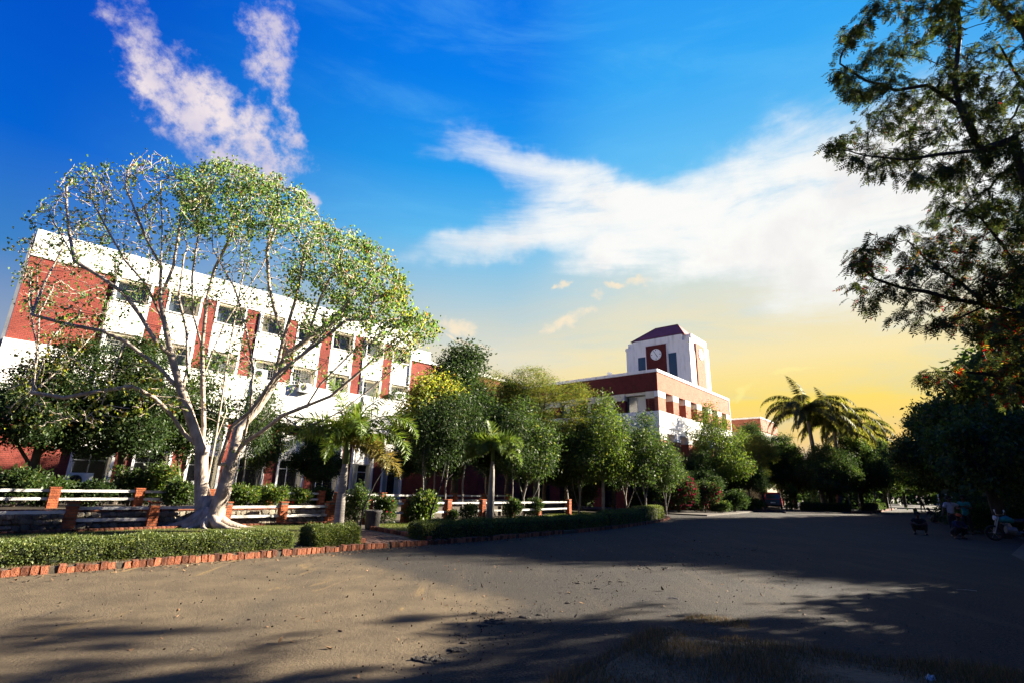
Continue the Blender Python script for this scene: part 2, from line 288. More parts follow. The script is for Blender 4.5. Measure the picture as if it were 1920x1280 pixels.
def road_material():
    m, nt = nodes_of('asphalt'); N = nt.nodes.new; L = nt.links.new
    out = N('ShaderNodeOutputMaterial'); p = N('ShaderNodeBsdfPrincipled'); L(p.outputs[0], out.inputs[0]); p.inputs['Roughness'].default_value = .92
    p.inputs['Specular IOR Level'].default_value = .10
    tc = N('ShaderNodeTexCoord'); P = tc.outputs['Object']
    def noise(s, d=6, r=.6, dist=0.0, st=None):
        n = N('ShaderNodeTexNoise'); src = P
        if st:
            mp = N('ShaderNodeMapping'); L(P, mp.inputs[0]); mp.inputs['Scale'].default_value = st; mp.inputs['Rotation'].default_value = (0, 0, R(48)); src = mp.outputs[0]
        L(src, n.inputs[0]); n.inputs['Scale'].default_value = s; n.inputs['Detail'].default_value = d; n.inputs['Roughness'].default_value = r; n.inputs['Distortion'].default_value = dist
        return n.outputs[0]
    def mr(x, a, b, c=0., d=1.):
        n = N('ShaderNodeMapRange'); n.interpolation_type = 'SMOOTHSTEP'; L(x, n.inputs[0]); n.inputs[1].default_value = a; n.inputs[2].default_value = b; n.inputs[3].default_value = c; n.inputs[4].default_value = d; return n.outputs[0]
    def mix(f, a, b, mode='MIX'):
        n = N('ShaderNodeMix'); n.data_type = 'RGBA'; n.blend_type = mode
        if isinstance(f, float): n.inputs[0].default_value = f
        else: L(f, n.inputs[0])
        for i, v in ((6, a), (7, b)):
            if isinstance(v, tuple): n.inputs[i].default_value = (*v, 1)
            else: L(v, n.inputs[i])
        return n.outputs[2]
    # dust lies on the near, left-hand side of the road and along its edges
    s = N('ShaderNodeSeparateXYZ'); L(P, s.inputs[0])
    def lincomb(a, b, c):
        x = N('ShaderNodeMath'); x.operation = 'MULTIPLY_ADD'; L(s.outputs[0], x.inputs[0]); x.inputs[1].default_value = a; x.inputs[2].default_value = c
        y = N('ShaderNodeMath'); y.operation = 'MULTIPLY_ADD'; L(s.outputs[1], y.inputs[0]); y.inputs[1].default_value = b; L(x.outputs[0], y.inputs[2]); return y.outputs[0]
    wob = N('ShaderNodeMath'); wob.operation = 'MULTIPLY_ADD'; L(noise(.5, 3), wob.inputs[0]); wob.inputs[1].default_value = 1.1; mxn = N('ShaderNodeMath'); mxn.operation = 'MAXIMUM'; L(lincomb(.62, .50, -4.0), mxn.inputs[0]); L(lincomb(1.0, -.30, 2.2), mxn.inputs[1]); L(mxn.outputs[0], wob.inputs[2])
    near = mr(wob.outputs[0], 0.15, 0.95, 1.0, 0.0)
    worn = mr(noise(.35, 4, .55, .4), .35, .62)
    dustf = N('ShaderNodeMath'); dustf.operation = 'MULTIPLY_ADD'; dustf.use_clamp = True; L(worn, dustf.inputs[0]); dustf.inputs[1].default_value = .13; L(near, dustf.inputs[2])
    fine = noise(38, 5, .75)
    asp = mix(mr(fine, .42, .60), (.008, .008, .009), (.056, .050, .043))
    asp = mix(mr(noise(1.1, 5), .4, .7), asp, (.027, .024, .021))
    dust = mix(mr(noise(1.6, 7, .65, .3), .32, .66), (.072, .055, .036), (.105, .080, .050))
    dust = mix(mr(noise(2.5, 4, .6, 1.0, (1, .25, 1)), .60, .76), dust, (.165, .115, .055))
    dust = mix(mr(noise(1.3, 6, .6, .5, (1, .10, 1)), .50, .72, 0, .55), dust, (.050, .042, .032))
    asp = mix(mr(noise(1.7, 6, .6, .4, (1, .12, 1)), .48, .70, 0, .6), asp, (.052, .043, .031))
    asp = mix(mr(noise(15, 6, .8), .50, .66, 0, .7), asp, (.010, .009, .008))
    dust = mix(mr(fine, .56, .74, 0, .55), dust, (.032, .026, .018))
    dust = mix(mr(noise(9, 5, .7), .58, .78, 0, .5), dust, (.036, .028, .020))
    df = mix(dustf.outputs[0], asp, dust)
    L(df, p.inputs['Base Color'])
    h = N('ShaderNodeMath'); h.operation = 'MULTIPLY_ADD'; L(noise(34, 5, .75), h.inputs[0]); h.inputs[1].default_value = 1.1; L(noise(9, 6, .7), h.inputs[2])
    b = N('ShaderNodeBump'); b.inputs['Strength'].default_value = .75; b.inputs['Distance'].default_value = .022; L(h.outputs[0], b.inputs['Height']); L(b.outputs[0], p.inputs['Normal'])
    MATS['asphalt'] = m
road_material()

# ------------------------------------------------------------------ mesh helpers
class MB:
    def __init__(s): s.v = []; s.f = []; s.m = []
    def quad(s, pts, mi=0):
        n = len(s.v); s.v += [tuple(p) for p in pts]; s.f.append(tuple(range(n, n + len(pts)))); s.m.append(mi)
    def box(s, x0, x1, y0, y1, z0, z1, mi=0, M=None):
        p = [(x0, y0, z0), (x1, y0, z0), (x1, y1, z0), (x0, y1, z0), (x0, y0, z1), (x1, y0, z1), (x1, y1, z1), (x0, y1, z1)]
        if M is not None: p = [tuple(M @ Vector(q)) for q in p]
        n = len(s.v); s.v += p
        for f in ((0, 3, 2, 1), (4, 5, 6, 7), (0, 1, 5, 4), (1, 2, 6, 5), (2, 3, 7, 6), (3, 0, 4, 7)): s.f.append(tuple(n + i for i in f)); s.m.append(mi)
    def tube(s, pts, rad, n=6, mi=0, caps=True, ref=None):
        pts = [Vector(p) for p in pts]; base = len(s.v); prev = None
        for i, p in enumerate(pts):
            d = (pts[min(i + 1, len(pts) - 1)] - pts[max(i - 1, 0)])
            if d.length < 1e-9: d = Vector((0, 0, 1))
            d.normalize()
            if prev is None:
                a = Vector((0, 0, 1)) if abs(d.z) < .9 else Vector((1, 0, 0)); prev = d.cross(a).normalized()
            else:
                prev = (prev - d * prev.dot(d));
                if prev.length < 1e-6: prev = d.orthogonal()
                prev.normalize()
            q = d.cross(prev); r = rad[i] if hasattr(rad, '__len__') else rad
            for k in range(n):
                a = 2 * pi * k / n; s.v.append(tuple(p + prev * (r * cos(a)) + q * (r * sin(a))))
        for i in range(len(pts) - 1):
            for k in range(n):
                a = base + i * n + k; b = base + i * n + (k + 1) % n; s.f.append((a, b, b + n, a + n)); s.m.append(mi)
        if caps:
            s.f.append(tuple(base + k for k in range(n))[::-1]); s.m.append(mi)
            s.f.append(tuple(base + (len(pts) - 1) * n + k for k in range(n))); s.m.append(mi)
    def lathe(s, prof, n=12, mi=0, M=None, cap=True):
        base = len(s.v)
        for r, z in prof:
            for k in range(n):
                a = 2 * pi * k / n; q = Vector((r * cos(a), r * sin(a), z))
                s.v.append(tuple(M @ q if M is not None else q))
        for i in range(len(prof) - 1):
            for k in range(n):
                a = base + i * n + k; b = base + i * n + (k + 1) % n; s.f.append((a, b, b + n, a + n)); s.m.append(mi)
        if cap:
            s.f.append(tuple(base + k for k in range(n))[::-1]); s.m.append(mi)
            s.f.append(tuple(base + (len(prof) - 1) * n + k for k in range(n))); s.m.append(mi)
    def mesh(s, name, mats, smooth=False):
        me = bpy.data.meshes.new(name); me.from_pydata(s.v, [], s.f)
        for m in (mats if isinstance(mats, (list, tuple)) else [mats]): me.materials.append(MATS[m])
        if len(me.materials) > 1: me.polygons.foreach_set('material_index', s.m)
        if smooth: me.polygons.foreach_set('use_smooth', [True] * len(s.f))
        me.update(); return me
    def build(s, name, mats, parent=None, smooth=False, **kw):
        return link(name, s.mesh(name, mats, smooth), parent, **kw)

def link(name, me, parent=None, loc=None, rot=None, scale=None, label=None, kind=None):
    o = bpy.data.objects.new(name, me); C.objects.link(o)
    if parent is not None: o.parent = parent
    if loc is not None: o.location = loc
    if rot is not None: o.rotation_euler = rot
    if scale is not None: o.scale = scale
    if label: o['label'] = label
    if kind: o['kind'] = kind
    return o
def empty(name, loc, rz=0.0):
    o = bpy.data.objects.new(name, None); C.objects.link(o); o.location = loc; o.rotation_euler = (0, 0, rz); o.empty_display_size = .3; return o
def tag(o, label, cat, group=None):
    o['label'] = label; o['category'] = cat
    if group: o['group'] = group
    return o
def copy_tree(o, parent=None):
    c = o.copy(); C.objects.link(c)
    if parent is not None: c.parent = parent
    for ch in list(o.children): copy_tree(ch, c)
    return c
def struct(o): o['kind'] = 'structure'; return o

def cards(P, A, B, L_, W_, kind='diamond', mat='mid_leaf', name='foliage', fold=0.25):
    """leaf faces. P base points, A unit axis along leaf, B unit axis across, L_ lengths, W_ widths"""
    P = np.asarray(P, float); A = np.asarray(A, float); B = np.asarray(B, float); n = len(P)
    L_ = np.broadcast_to(np.asarray(L_, float), (n,))[:, None]; W_ = np.broadcast_to(np.asarray(W_, float), (n,))[:, None]
    Nn = np.cross(A, B)
    if kind == 'diamond':
        V_ = np.stack([P, P + A * L_ * .42 + B * W_ * .5, P + A * L_ + Nn * L_ * .08, P + A * L_ * .42 - B * W_ * .5], 1); k = 4; F_ = [[0, 1, 2, 3]]
    elif kind == 'blade':
        V_ = np.stack([P - B * W_ * .5, P + B * W_ * .5, P + A * L_], 1); k = 3; F_ = [[0, 1, 2]]
    else:  # broad, folded along the midrib, two quads
        up_ = Nn * W_ * fold
        V_ = np.stack([P, P + A * L_ * .25 + B * W_ * .48 + up_, P + A * L_ * .62 + B * W_ * .36 + up_ * .8, P + A * L_, P + A * L_ * .62 - B * W_ * .36 + up_ * .8, P + A * L_ * .25 - B * W_ * .48 + up_], 1); k = 6
        F_ = [[0, 1, 2, 3], [0, 3, 4, 5]]
    me = bpy.data.meshes.new(name); nv = n * k; V_ = V_.reshape(-1, 3)
    F_ = np.array(F_); q = F_.shape[1]
    idx = (np.arange(n)[:, None, None] * k + F_[None]).reshape(-1)
    nf = n * len(F_)
    me.vertices.add(nv); me.vertices.foreach_set('co', V_.astype(np.float32).reshape(-1))
    me.loops.add(nf * q); me.loops.foreach_set('vertex_index', idx.astype(np.int32))
    me.polygons.add(nf); me.polygons.foreach_set('loop_start', (np.arange(nf) * q).astype(np.int32)); me.polygons.foreach_set('loop_total', np.full(nf, q, np.int32))
    me.materials.append(MATS[mat]); me.update(calc_edges=True); return me
def unit(v): v = np.asarray(v, float); return v / np.maximum(np.linalg.norm(v, axis=-1, keepdims=True), 1e-9)
def rand_unit(n): return unit(rng.normal(size=(n, 3)))
def rand_leaves(P, size, droop=.5, ratio=.5, out=None, outw=.6, kind='diamond', mat='mid_leaf', name='foliage', var=.35, flat=0.0):
    n = len(P); A = rand_unit(n); A[:, 2] -= droop
    if out is not None: A += out * outw
    if flat: A[:, 2] *= (1 - flat)
    A = unit(A); r_ = rand_unit(n)
    if flat: r_[:, 2] *= (1 - flat)
    B = unit(np.cross(A, np.cross(A, r_) ) ) if flat else unit(np.cross(A, r_))
    L_ = size * (1 + var * rng.uniform(-1, 1, n)); return cards(P, A, B, L_, L_ * ratio, kind, mat, name)

# ------------------------------------------------------------------ tree growth (space colonisation)
def grow(skel, attr, step=.3, influence=3.0, kill=.5, maxit=90, sag=0.0, maxnodes=9000):
    """skel: list of polylines (each a list of points; the first point must sit on an earlier polyline or be the root)"""
    pos = []; par = []
    def addp(p, pa): pos.append(np.array(p, float)); par.append(pa); return len(pos) - 1
    for li, pl in enumerate(skel):
        pl = [np.array(tuple(p), float) for p in pl]
        if not pos: cur = addp(pl[0], -1)
        else:
            d = np.linalg.norm(np.array(pos) - pl[0], axis=1); cur = int(d.argmin())
        for q in pl[1:]:
            p0 = pos[cur]; L_ = np.linalg.norm(q - p0); n = max(1, int(round(L_ / step)))
            a = p0.copy()
            for k in range(1, n + 1): cur = addp(a + (q - a) * k / n, cur)
    attr = np.asarray(attr, float); alive = np.ones(len(attr), bool)
    P = np.array(pos); d = np.full(len(attr), 1e9); near = np.zeros(len(attr), int)
    for s in range(0, len(P), 500):
        dd = np.linalg.norm(attr[:, None] - P[None, s:s + 500], axis=2); k = dd.argmin(1); v = dd[np.arange(len(attr)), k]
        m_ = v < d; d[m_] = v[m_]; near[m_] = k[m_] + s
    nroot = 2
    for it in range(maxit):
        use = alive & (d < influence)
        if not use.any(): break
        ids = near[use]; dirs = unit(attr[use] - np.array(pos)[ids])
        uq, inv = np.unique(ids, return_inverse=True)
        acc = np.zeros((len(uq), 3)); np.add.at(acc, inv, dirs)
        acc = unit(acc) + rng.normal(size=acc.shape) * .12; acc[:, 2] -= sag; acc = unit(acc)
        new = []
        for k, u in enumerate(uq):
            p = pos[u] + acc[k] * step
            new.append(addp(p, int(u)))
        NP = np.array([pos[i] for i in new]); dd = np.linalg.norm(attr[:, None] - NP[None], axis=2); k = dd.argmin(1); v = dd[np.arange(len(attr)), k]
        m_ = v < d; d[m_] = v[m_]; near[m_] = np.array(new)[k[m_]]
        alive &= d > kill
        if len(pos) > maxnodes: break
    return np.array(pos), np.array(par)

def branches(pos, par, tip=.008, expo=2.3, gamma=1.0, taper_root=1.0, minr=0.0, n_big=9, trunk_r=None):
    n = len(pos); w = np.zeros(n); kids = [[] for _ in range(n)]
    for i in range(1, n): kids[par[i]].append(i)
    for i in range(n - 1, -1, -1):
        if not kids[i]: w[i] = tip ** expo
        if par[i] >= 0: w[par[i]] += w[i]
    r = w ** (1 / expo)
    if trunk_r: r = tip + (trunk_r - tip) * ((r - tip) / max(r.max() - tip, 1e-6)) ** gamma
    mb = MB(); seen = set()
    stack = [(0, None)]
    while stack:
        i, pre = stack.pop()
        chain = [] if pre is None else [pre]
        chain.append(i)
        while kids[i]:
            ks = sorted(kids[i], key=lambda q: -r[q])
            for q in ks[1:]: stack.append((q, i))
            i = ks[0]; chain.append(i)
        rr = [r[q] for q in chain]
        if pre is not None: rr[0] = min(rr[0], rr[1] * 1.15)
        if max(rr) < minr: continue
        big = max(rr); ns = n_big if big > .06 else (6 if big > .025 else (4 if big > .012 else 3))
        mb.tube([pos[q] for q in chain], rr, ns, caps=False)
    leafn = [i for i in range(n) if r[i] < tip * 2.2]
    return mb, r, np.array(leafn), kids

def ellips(n, c, rad, hollow=0.0):
    p = rand_unit(n) * (rng.uniform(hollow ** 3, 1, n) ** (1 / 3))[:, None]; return np.array(c) + p * np.array(rad)

def make_tree(name, H, blobs, trunks, nattr=300, nleaf=9000, lsize=.09, lmat='mid_leaf', bark='brown_bark', step=.3, trunk_r=.12, tip=.007, droop=.5, ratio=.5, spread=.22, stem=None, flat=0.0, kind='diamond', kill=.45, extra=None):
    """builds at the origin; returns the root Empty (trunk, branches and crown as parts)"""
    tot = sum(b[2] for b in blobs); attr = np.concatenate([ellips(max(4, int(nattr * b[2] / tot)), b[0], b[1]) for b in blobs])
    pos, par = grow(trunks, attr, step, 4.0, kill, 80)
    mb, r, tips, kids = branches(pos, par, tip, trunk_r=trunk_r)
    root = empty(name, (0, 0, 0))
    mb.build('trunk', bark, root, smooth=True)
    ids = rng.choice(tips, nleaf); P = pos[ids] + rng.normal(size=(nleaf, 3)) * spread * np.array([1, 1, .8 if not flat else .25])
    cen = attr.mean(0); out = unit(P - cen)
    me = rand_leaves(P, lsize, droop, ratio, out, .5, kind, lmat, 'crown', flat=flat)
    o = link('crown', me, root); o['kind'] = 'stuff'
    if extra:
        for (mat, frac, cc) in extra:
            k = int(nleaf * frac); ids = rng.choice(tips, k); P = pos[ids] + rng.normal(size=(k, 3)) * spread
            o = link('flowers', rand_leaves(P, lsize * .9, .3, .7, None, 0, 'diamond', mat, 'flowers'), root); o['kind'] = 'stuff'
    return root
def place(src, loc, rz, sc, label, cat='tree', group=None, first=False):
    o = src if first else copy_tree(src)
    o.location = loc; o.rotation_euler = (0, 0, rz); o.scale = (sc, sc, sc) if isinstance(sc, (int, float)) else sc
    tag(o, label, cat, group); return o

# ------------------------------------------------------------------ the ground, road, beds
def sheet(name, pts, z, mat, thick=None, kind='structure'):
    mb = MB(); n = len(pts)
    # fan-free: triangulated by Blender from one ngon
    mb.v = [(p[0], p[1], z) for p in pts]; mb.f = [tuple(range(n))]; mb.m = [0]
    if thick:
        b = len(mb.v); mb.v += [(p[0], p[1], z - thick) for p in pts]
        for i in range(n): j = (i + 1) % n; mb.f.append((i, b + i, b + j, j)); mb.m.append(0)
    o = mb.build(name, mat); o['kind'] = kind; return o
sheet('ground', [(-900, -900), (1500, -900), (1500, 1500), (-900, 1500)], -.03, 'dirt')
sheet('road', [(-60, -60), (150, -60), (190, 170), (120, 170), (50, 90), (-60, 60)], 0.0, 'asphalt')
KERB = [(-16.2, 1.2), (-12.3, 4.9), (-8.15, 9.04), (-7.19, 10.04), (-5.97, 11.31), (-4.41, 13.05), (-3.43, 14.16), (-2.36, 15.17), (-.82, 16.74), (.91, 18.83), (3.08, 21.4), (5.3, 24.5), (7.2, 27.6), (8.9, 30.6), (10.0, 33.2), (10.3, 34.6), (9.9, 35.9), (8.6, 37.0), (6.0, 38.6), (2.0, 41.0)]
bed = KERB + [(-8, 48), (-60, 90), (-90, 40), (-60, -20), (-30, -14)]
sheet('verge', bed, .10, 'dirt', .16)
def along(pl, d0, d1, step):
    """points and headings every `step` metres along a polyline"""
    out = []; s = 0
    for a, b in zip(pl[:-1], pl[1:]):
        a = Vector(a[:2]); b = Vector(b[:2]); L_ = (b - a).length; u = (b - a) / L_
        while d0 <= s + L_ and d0 <= d1:
            if d0 >= s: out.append((a + u * (d0 - s), math.atan2(u.y, u.x)))
            d0 += step
        s += L_
    return out
def brick_mesh(name, l, w, h, mat, seed):
    r_ = random.Random(seed); mb = MB(); j = lambda: r_.uniform(-.004, .004)
    e = .006
    P_ = []
    for (z, k) in ((-h / 2, e), (-h / 2 + e, 0), (h / 2 - e, 0), (h / 2, e)):
        for sx, sy in ((-1, -1), (1, -1), (1, 1), (-1, 1)): P_.append((sx * (l / 2 - k) + j(), sy * (w / 2 - k) + j(), z + j() * .5))
    mb.v = P_
    for q in range(3):
        for k in range(4): a = q * 4 + k; b = q * 4 + (k + 1) % 4; mb.f.append((a, b, b + 4, a + 4))
    mb.f += [(3, 2, 1, 0), (12, 13, 14, 15)]; mb.m = [0] * len(mb.f)
    return mb.mesh(name, mat)
KB = [brick_mesh('kerb_brick', .103, .16, .15, 'kerb_brick', i) for i in range(5)]
CB = [brick_mesh('coping_brick', .105, .22, .07, 'kerb_brick', i + 9) for i in range(4)]
FBk = [brick_mesh('pillar_brick', .205, .095, .066, 'fence_brick', i + 20) for i in range(5)]
# the kerb: one brick kerb, each brick its own piece where it shows
kr = struct(empty('kerb', (0, 0, 0)))
mbk = MB()
for a, b in zip(KERB[1:-1], KERB[2:]):
    a = Vector(a); b = Vector(b); u = (b - a).normalized(); n_ = Vector((-u.y, u.x))
    q0 = a + n_ * .03; q1 = b + n_ * .03; q2 = b + n_ * .16; q3 = a + n_ * .16
    mbk.quad([(q0.x, q0.y, .105), (q1.x, q1.y, .105), (q2.x, q2.y, .105), (q3.x, q3.y, .105)]); mbk.quad([(q0.x, q0.y, -.02), (q1.x, q1.y, -.02), (q1.x, q1.y, .105), (q0.x, q0.y, .105)])
mbk.build('mortar_bed', 'mortar', kr)
kp = along(KERB, 8.6, 26.5, .117); stuffk = MB()
for i, (p, h) in enumerate(kp):
    if i < 160:
        if random.random() < .035: continue
        sk = random.uniform(-.03, -.015) if random.random() < .15 else random.uniform(-.012, .012)
        link('brick', random.choice(KB), kr, (p.x - sin(h) * .065 + random.uniform(-.008, .008), p.y + cos(h) * .065, .055 + sk), (random.uniform(-.12, .12), random.uniform(-.09, .09), h + random.uniform(-.09, .09)))
for i, (p, h) in enumerate(along(KERB, 27.4, 48, .125)):
    M_ = Matrix.Translation((p.x - sin(h) * .065, p.y + cos(h) * .065, .055)) @ Matrix.Rotation(h + random.uniform(-.05, .05), 4, 'Z'); stuffk.box(-.053, .053, -.08, .08, -.07, .06 + random.uniform(0, .012), M=M_)
o = stuffk.build('brick', 'kerb_brick', kr); o['kind'] = 'stuff'

# entrance path with pavers
PATH = [(-3.62, 14.25), (-2.45, 15.35), (-5.0, 18.6), (-6.35, 20.9), (-7.6, 20.1), (-6.1, 17.6)]
pth = struct(empty('path', (0, 0, 0))); mp_ = MB(); mp_.quad([(x, y, .106) for x, y in [PATH[0], PATH[1], PATH[2], PATH[5]]]); mp_.quad([(x, y, .106) for x, y in [PATH[5], PATH[2], PATH[3], PATH[4]]]); mp_.build('paving_bed', 'mortar', pth)
PV = [brick_mesh('paver', .225, .11, .05, 'paver', i + 60) for i in range(4)]
u_ = (Vector(PATH[5]) - Vector(PATH[0])).normalized(); v_ = Vector((u_.y, -u_.x)); hh = math.atan2(u_.y, u_.x)
for i in range(15):
    for j in range(12):
        p = Vector(PATH[0]) + u_ * (.12 + i * .235 + (.11 if j % 2 else 0)) + v_ * (.03 + j * .12)
        link('paver', random.choice(PV), pth, (p.x, p.y, .098 + random.uniform(-.004, .006)), (random.uniform(-.02, .02), random.uniform(-.02, .02), hh))
# low brick edging each side of the path
for nm, a, b in (('left', (-3.75, 14.35), (-6.25, 17.75)), ('right', (-2.2, 15.6), (-4.75, 18.85))):
    a = Vector(a); b = Vector(b); L_ = (b - a).length; u = (b - a) / L_; h = math.atan2(u.y, u.x)
    ed = empty('brick_edging', (a.x, a.y, .1)); tag(ed, 'low brick edging on the %s side of the entrance path' % ('big tree' if nm == 'left' else 'long dark hedge'), 'edging')
    for k in range(int(L_ / .24)):
        link('brick', random.choice(CB), ed, (u.x * (k * .24 + .12), u.y * (k * .24 + .12), .05), (0, 0, h), (2.1, .7, 1.9))

# ------------------------------------------------------------------ fences, stone wall, terrace
D1 = Vector((.676, .737)); N1 = Vector((-.737, .676)); A0 = Vector((-12.42, 15.44))
F1A = [A0 + D1 * t for t in (-6, -4, -2, 0, 2, 4.15, 6.1, 8.0)]
B0 = Vector((-4.26, 22.46)); D2 = (Vector((3.7, 32.66)) - B0).normalized(); N2 = Vector((-D2.y, D2.x))
F1B = [B0 + D2 * t for t in (-1.9, 0, 2.5, 4.9, 7.3, 9.7, 12.94)]
tr = F1A[0] + N1 * .62 - D1 * 25; te = F1A[-1] + N1 * .62; tf = B0 + N2 * 1.6; tg = B0 + D2 * 15 + N2 * 1.6
sheet('terrace', [tuple(tr), tuple(te), tuple(tf), tuple(tg), (2, 44), (-8, 50), (-60, 92), (-80, 40)], .60, 'dirt', .62)

def pillar(root, p, z0, h, ang, fine, w=.27):
    mb = MB(); M_ = Matrix.Translation((p.x, p.y, z0)) @ Matrix.Rotation(ang, 4, 'Z')
    c = w / 2 - .012
    mb.box(-c, c, -c, c, 0, h, M=M_)
    pl = mb.build('pillar', 'mortar', root); n = int(h / .077)
    acc = MB()
    for k in range(n):
        for q in range(4):
            th = q * pi / 2; off = (.03 if k % 2 else -.03)
            m2 = M_ @ Matrix.Rotation(th, 4, 'Z') @ Matrix.Translation((off, -(w / 2 - .047), .04 + k * .0765))
            if fine: b = link('brick', random.choice(FBk), pl, m2.to_translation(), m2.to_euler())
            else: acc.box(-.102, .102, -.047, .047, -.033, .033, M=m2 @ Matrix.Rotation(random.uniform(-.03, .03), 4, 'Z'))
    cap = MB(); cap.box(-w / 2 - .01, w / 2 + .01, -w / 2 - .01, w / 2 + .01, h + .002, h + .04, M=M_); cap.build('cap', 'fence_brick', pl)
    if not fine: acc.build('brickwork', 'fence_brick', pl)
def rail(root, p, q, z, hgt=.085, d=.09, sag=0.0):
    """weathered cement rail, slightly chipped edges"""
    mb = MB(); p = Vector((p.x, p.y, z)); q = Vector((q.x, q.y, z + random.uniform(-.015, .015))); u = (q - p).normalized(); s = Vector((-u.y, u.x, 0)).normalized(); n = 14; base = 0
    for i in range(n + 1):
        c = p.lerp(q, i / n); t_ = hgt / 2 * (1 + random.uniform(-.14, .06)); b_ = hgt / 2 * (1 + random.uniform(-.12, .1)); w_ = d / 2
        for a, b in ((-w_, -b_), (w_, -b_), (w_, t_), (-w_, t_)): mb.v.append(tuple(c + s * a + Vector((0, 0, b))))
    for i in range(n):
        for k in range(4): a = i * 4 + k; b = i * 4 + (k + 1) % 4; mb.f.append((a, b, b + 4, a + 4)); mb.m.append(0)
    mb.f += [(3, 2, 1, 0), (n * 4, n * 4 + 1, n * 4 + 2, n * 4 + 3)]; mb.m += [0, 0]
    mb.build('rail', 'white_rail', root)
fr = empty('fence', (0, 0, 0)); tag(fr, 'front brick pillar fence with white rails left of the entrance path', 'fence')
ang1 = math.atan2(D1.y, D1.x)
for i, p in enumerate(F1A): pillar(fr, p, .10, .76, ang1, i >= 2)
for i in range(len(F1A) - 1):
    a = F1A[i] + D1 * .13; b = F1A[i + 1] - D1 * .13
    if i >= 3: rail(fr, a, b, .72)
    if i == 4: continue
    rail(fr, a, b, .40 if i >= 3 else .62)
fr2 = empty('fence', (0, 0, 0)); tag(fr2, 'front brick pillar fence right of the entrance path, behind the long dark hedge', 'fence')
ang2 = math.atan2(D2.y, D2.x)
for p in F1B: pillar(fr2, p, .10, .88, ang2, False)
for a, b in zip(F1B[:-1], F1B[1:]):
    rail(fr2, a + D2 * .13, b - D2 * .13, .86); rail(fr2, a + D2 * .13, b - D2 * .13, .48)
fr3 = empty('fence', (0, 0, 0)); tag(fr3, 'rear white rail fence standing on the terrace above the stone wall', 'fence')
F2A = [F1A[0] + N1 * 2.9 + D1 * t for t in (-1, 1.3, 3.6, 5.9, 8.2, 10.5, 12.8, 15.1)]
for p in F2A: pillar(fr3, p, .60, .62, ang1, False)
for a, b in zip(F2A[:-1], F2A[1:]): rail(fr3, a + D1 * .13, b - D1 * .13, 1.14); rail(fr3, a + D1 * .13, b - D1 * .13, .88)
fr4 = empty('fence', (0, 0, 0)); tag(fr4, 'rear rail fence in the shade of the dense trees right of the palm', 'fence')
F2B = [B0 + N2 * 2.8 + D2 * t for t in (-1.4, 1.0, 3.4, 5.8, 8.2, 10.6)]
for p in F2B: pillar(fr4, p, .60, .60, ang2, False)
for a, b in zip(F2B[:-1], F2B[1:]): rail(fr4, a + D2 * .13, b - D2 * .13, 1.12); rail(fr4, a + D2 * .13, b - D2 * .13, .86)

# stone retaining wall
sw = empty('stone_wall', (0, 0, 0)); tag(sw, 'rubble stone retaining wall with brick coping behind the front fence', 'wall')
sr = random.Random(3)
def stone_mesh(i):
    import bmesh
    bm = bmesh.new(); bmesh.ops.create_icosphere(bm, subdivisions=2 if i < 4 else 1, radius=1)
    for v in bm.verts:
        k = 1 + sr.uniform(-.16, .16); v.co = Vector((max(-.78, min(.78, v.co.x * k)), max(-.6, min(.6, v.co.y * k)), max(-.78, min(.78, v.co.z * k))))
    me = bpy.data.meshes.new('stone'); bm.to_mesh(me); bm.free(); me.materials.append(MATS['field_stone']); return me
SM = [stone_mesh(i) for i in range(8)]
W0 = F1A[0] + N1 * .55 - D1 * 3; WL = 17.6
mb = MB(); Mw = Matrix.Translation((W0.x, W0.y, .1)) @ Matrix.Rotation(ang1, 4, 'Z')
mb.box(0, WL, .0, .3, -.05, .50, M=Mw); mb.build('mortar_core', 'mortar', sw)
x = 3.0; cnt = 0
row_x = [3.0, 3.05, 2.9]
for rw in range(3):
    x = row_x[rw]
    while x < WL - .1 and cnt < 290:
        w_ = sr.uniform(.13, .27); p = Mw @ Vector((x + w_ / 2, -.015, .085 + rw * .155 + sr.uniform(-.02, .02)))
        link('stone', SM[sr.randrange(8)], sw, p, (sr.uniform(-.3, .3), sr.uniform(-.3, .3), ang1 + sr.uniform(-.2, .2)), (w_ * .64, .09, sr.uniform(.085, .115))); x += w_ * .96; cnt += 1
for k in range(112):
    p = Mw @ Vector((4.4 + k * .117, .08, .54)); link('brick', random.choice(CB), sw, p, (0, random.uniform(-.04, .04), ang1 + random.uniform(-.04, .04)))
ed = empty('brick_edging', (0, 0, 0)); tag(ed, 'row of orange bricks laid at the foot of the front fence', 'edging')
Me_ = Matrix.Translation((F1A[0].x, F1A[0].y, .1)) @ Matrix.Rotation(ang1, 4, 'Z')
for k in range(96):
    p = Me_ @ Vector((2.9 + k * .12, -.22, .02)); link('brick', random.choice(CB), ed, p, (0, random.uniform(-.04, .04), ang1 + random.uniform(-.05, .05)), (1, .8, 1.5))

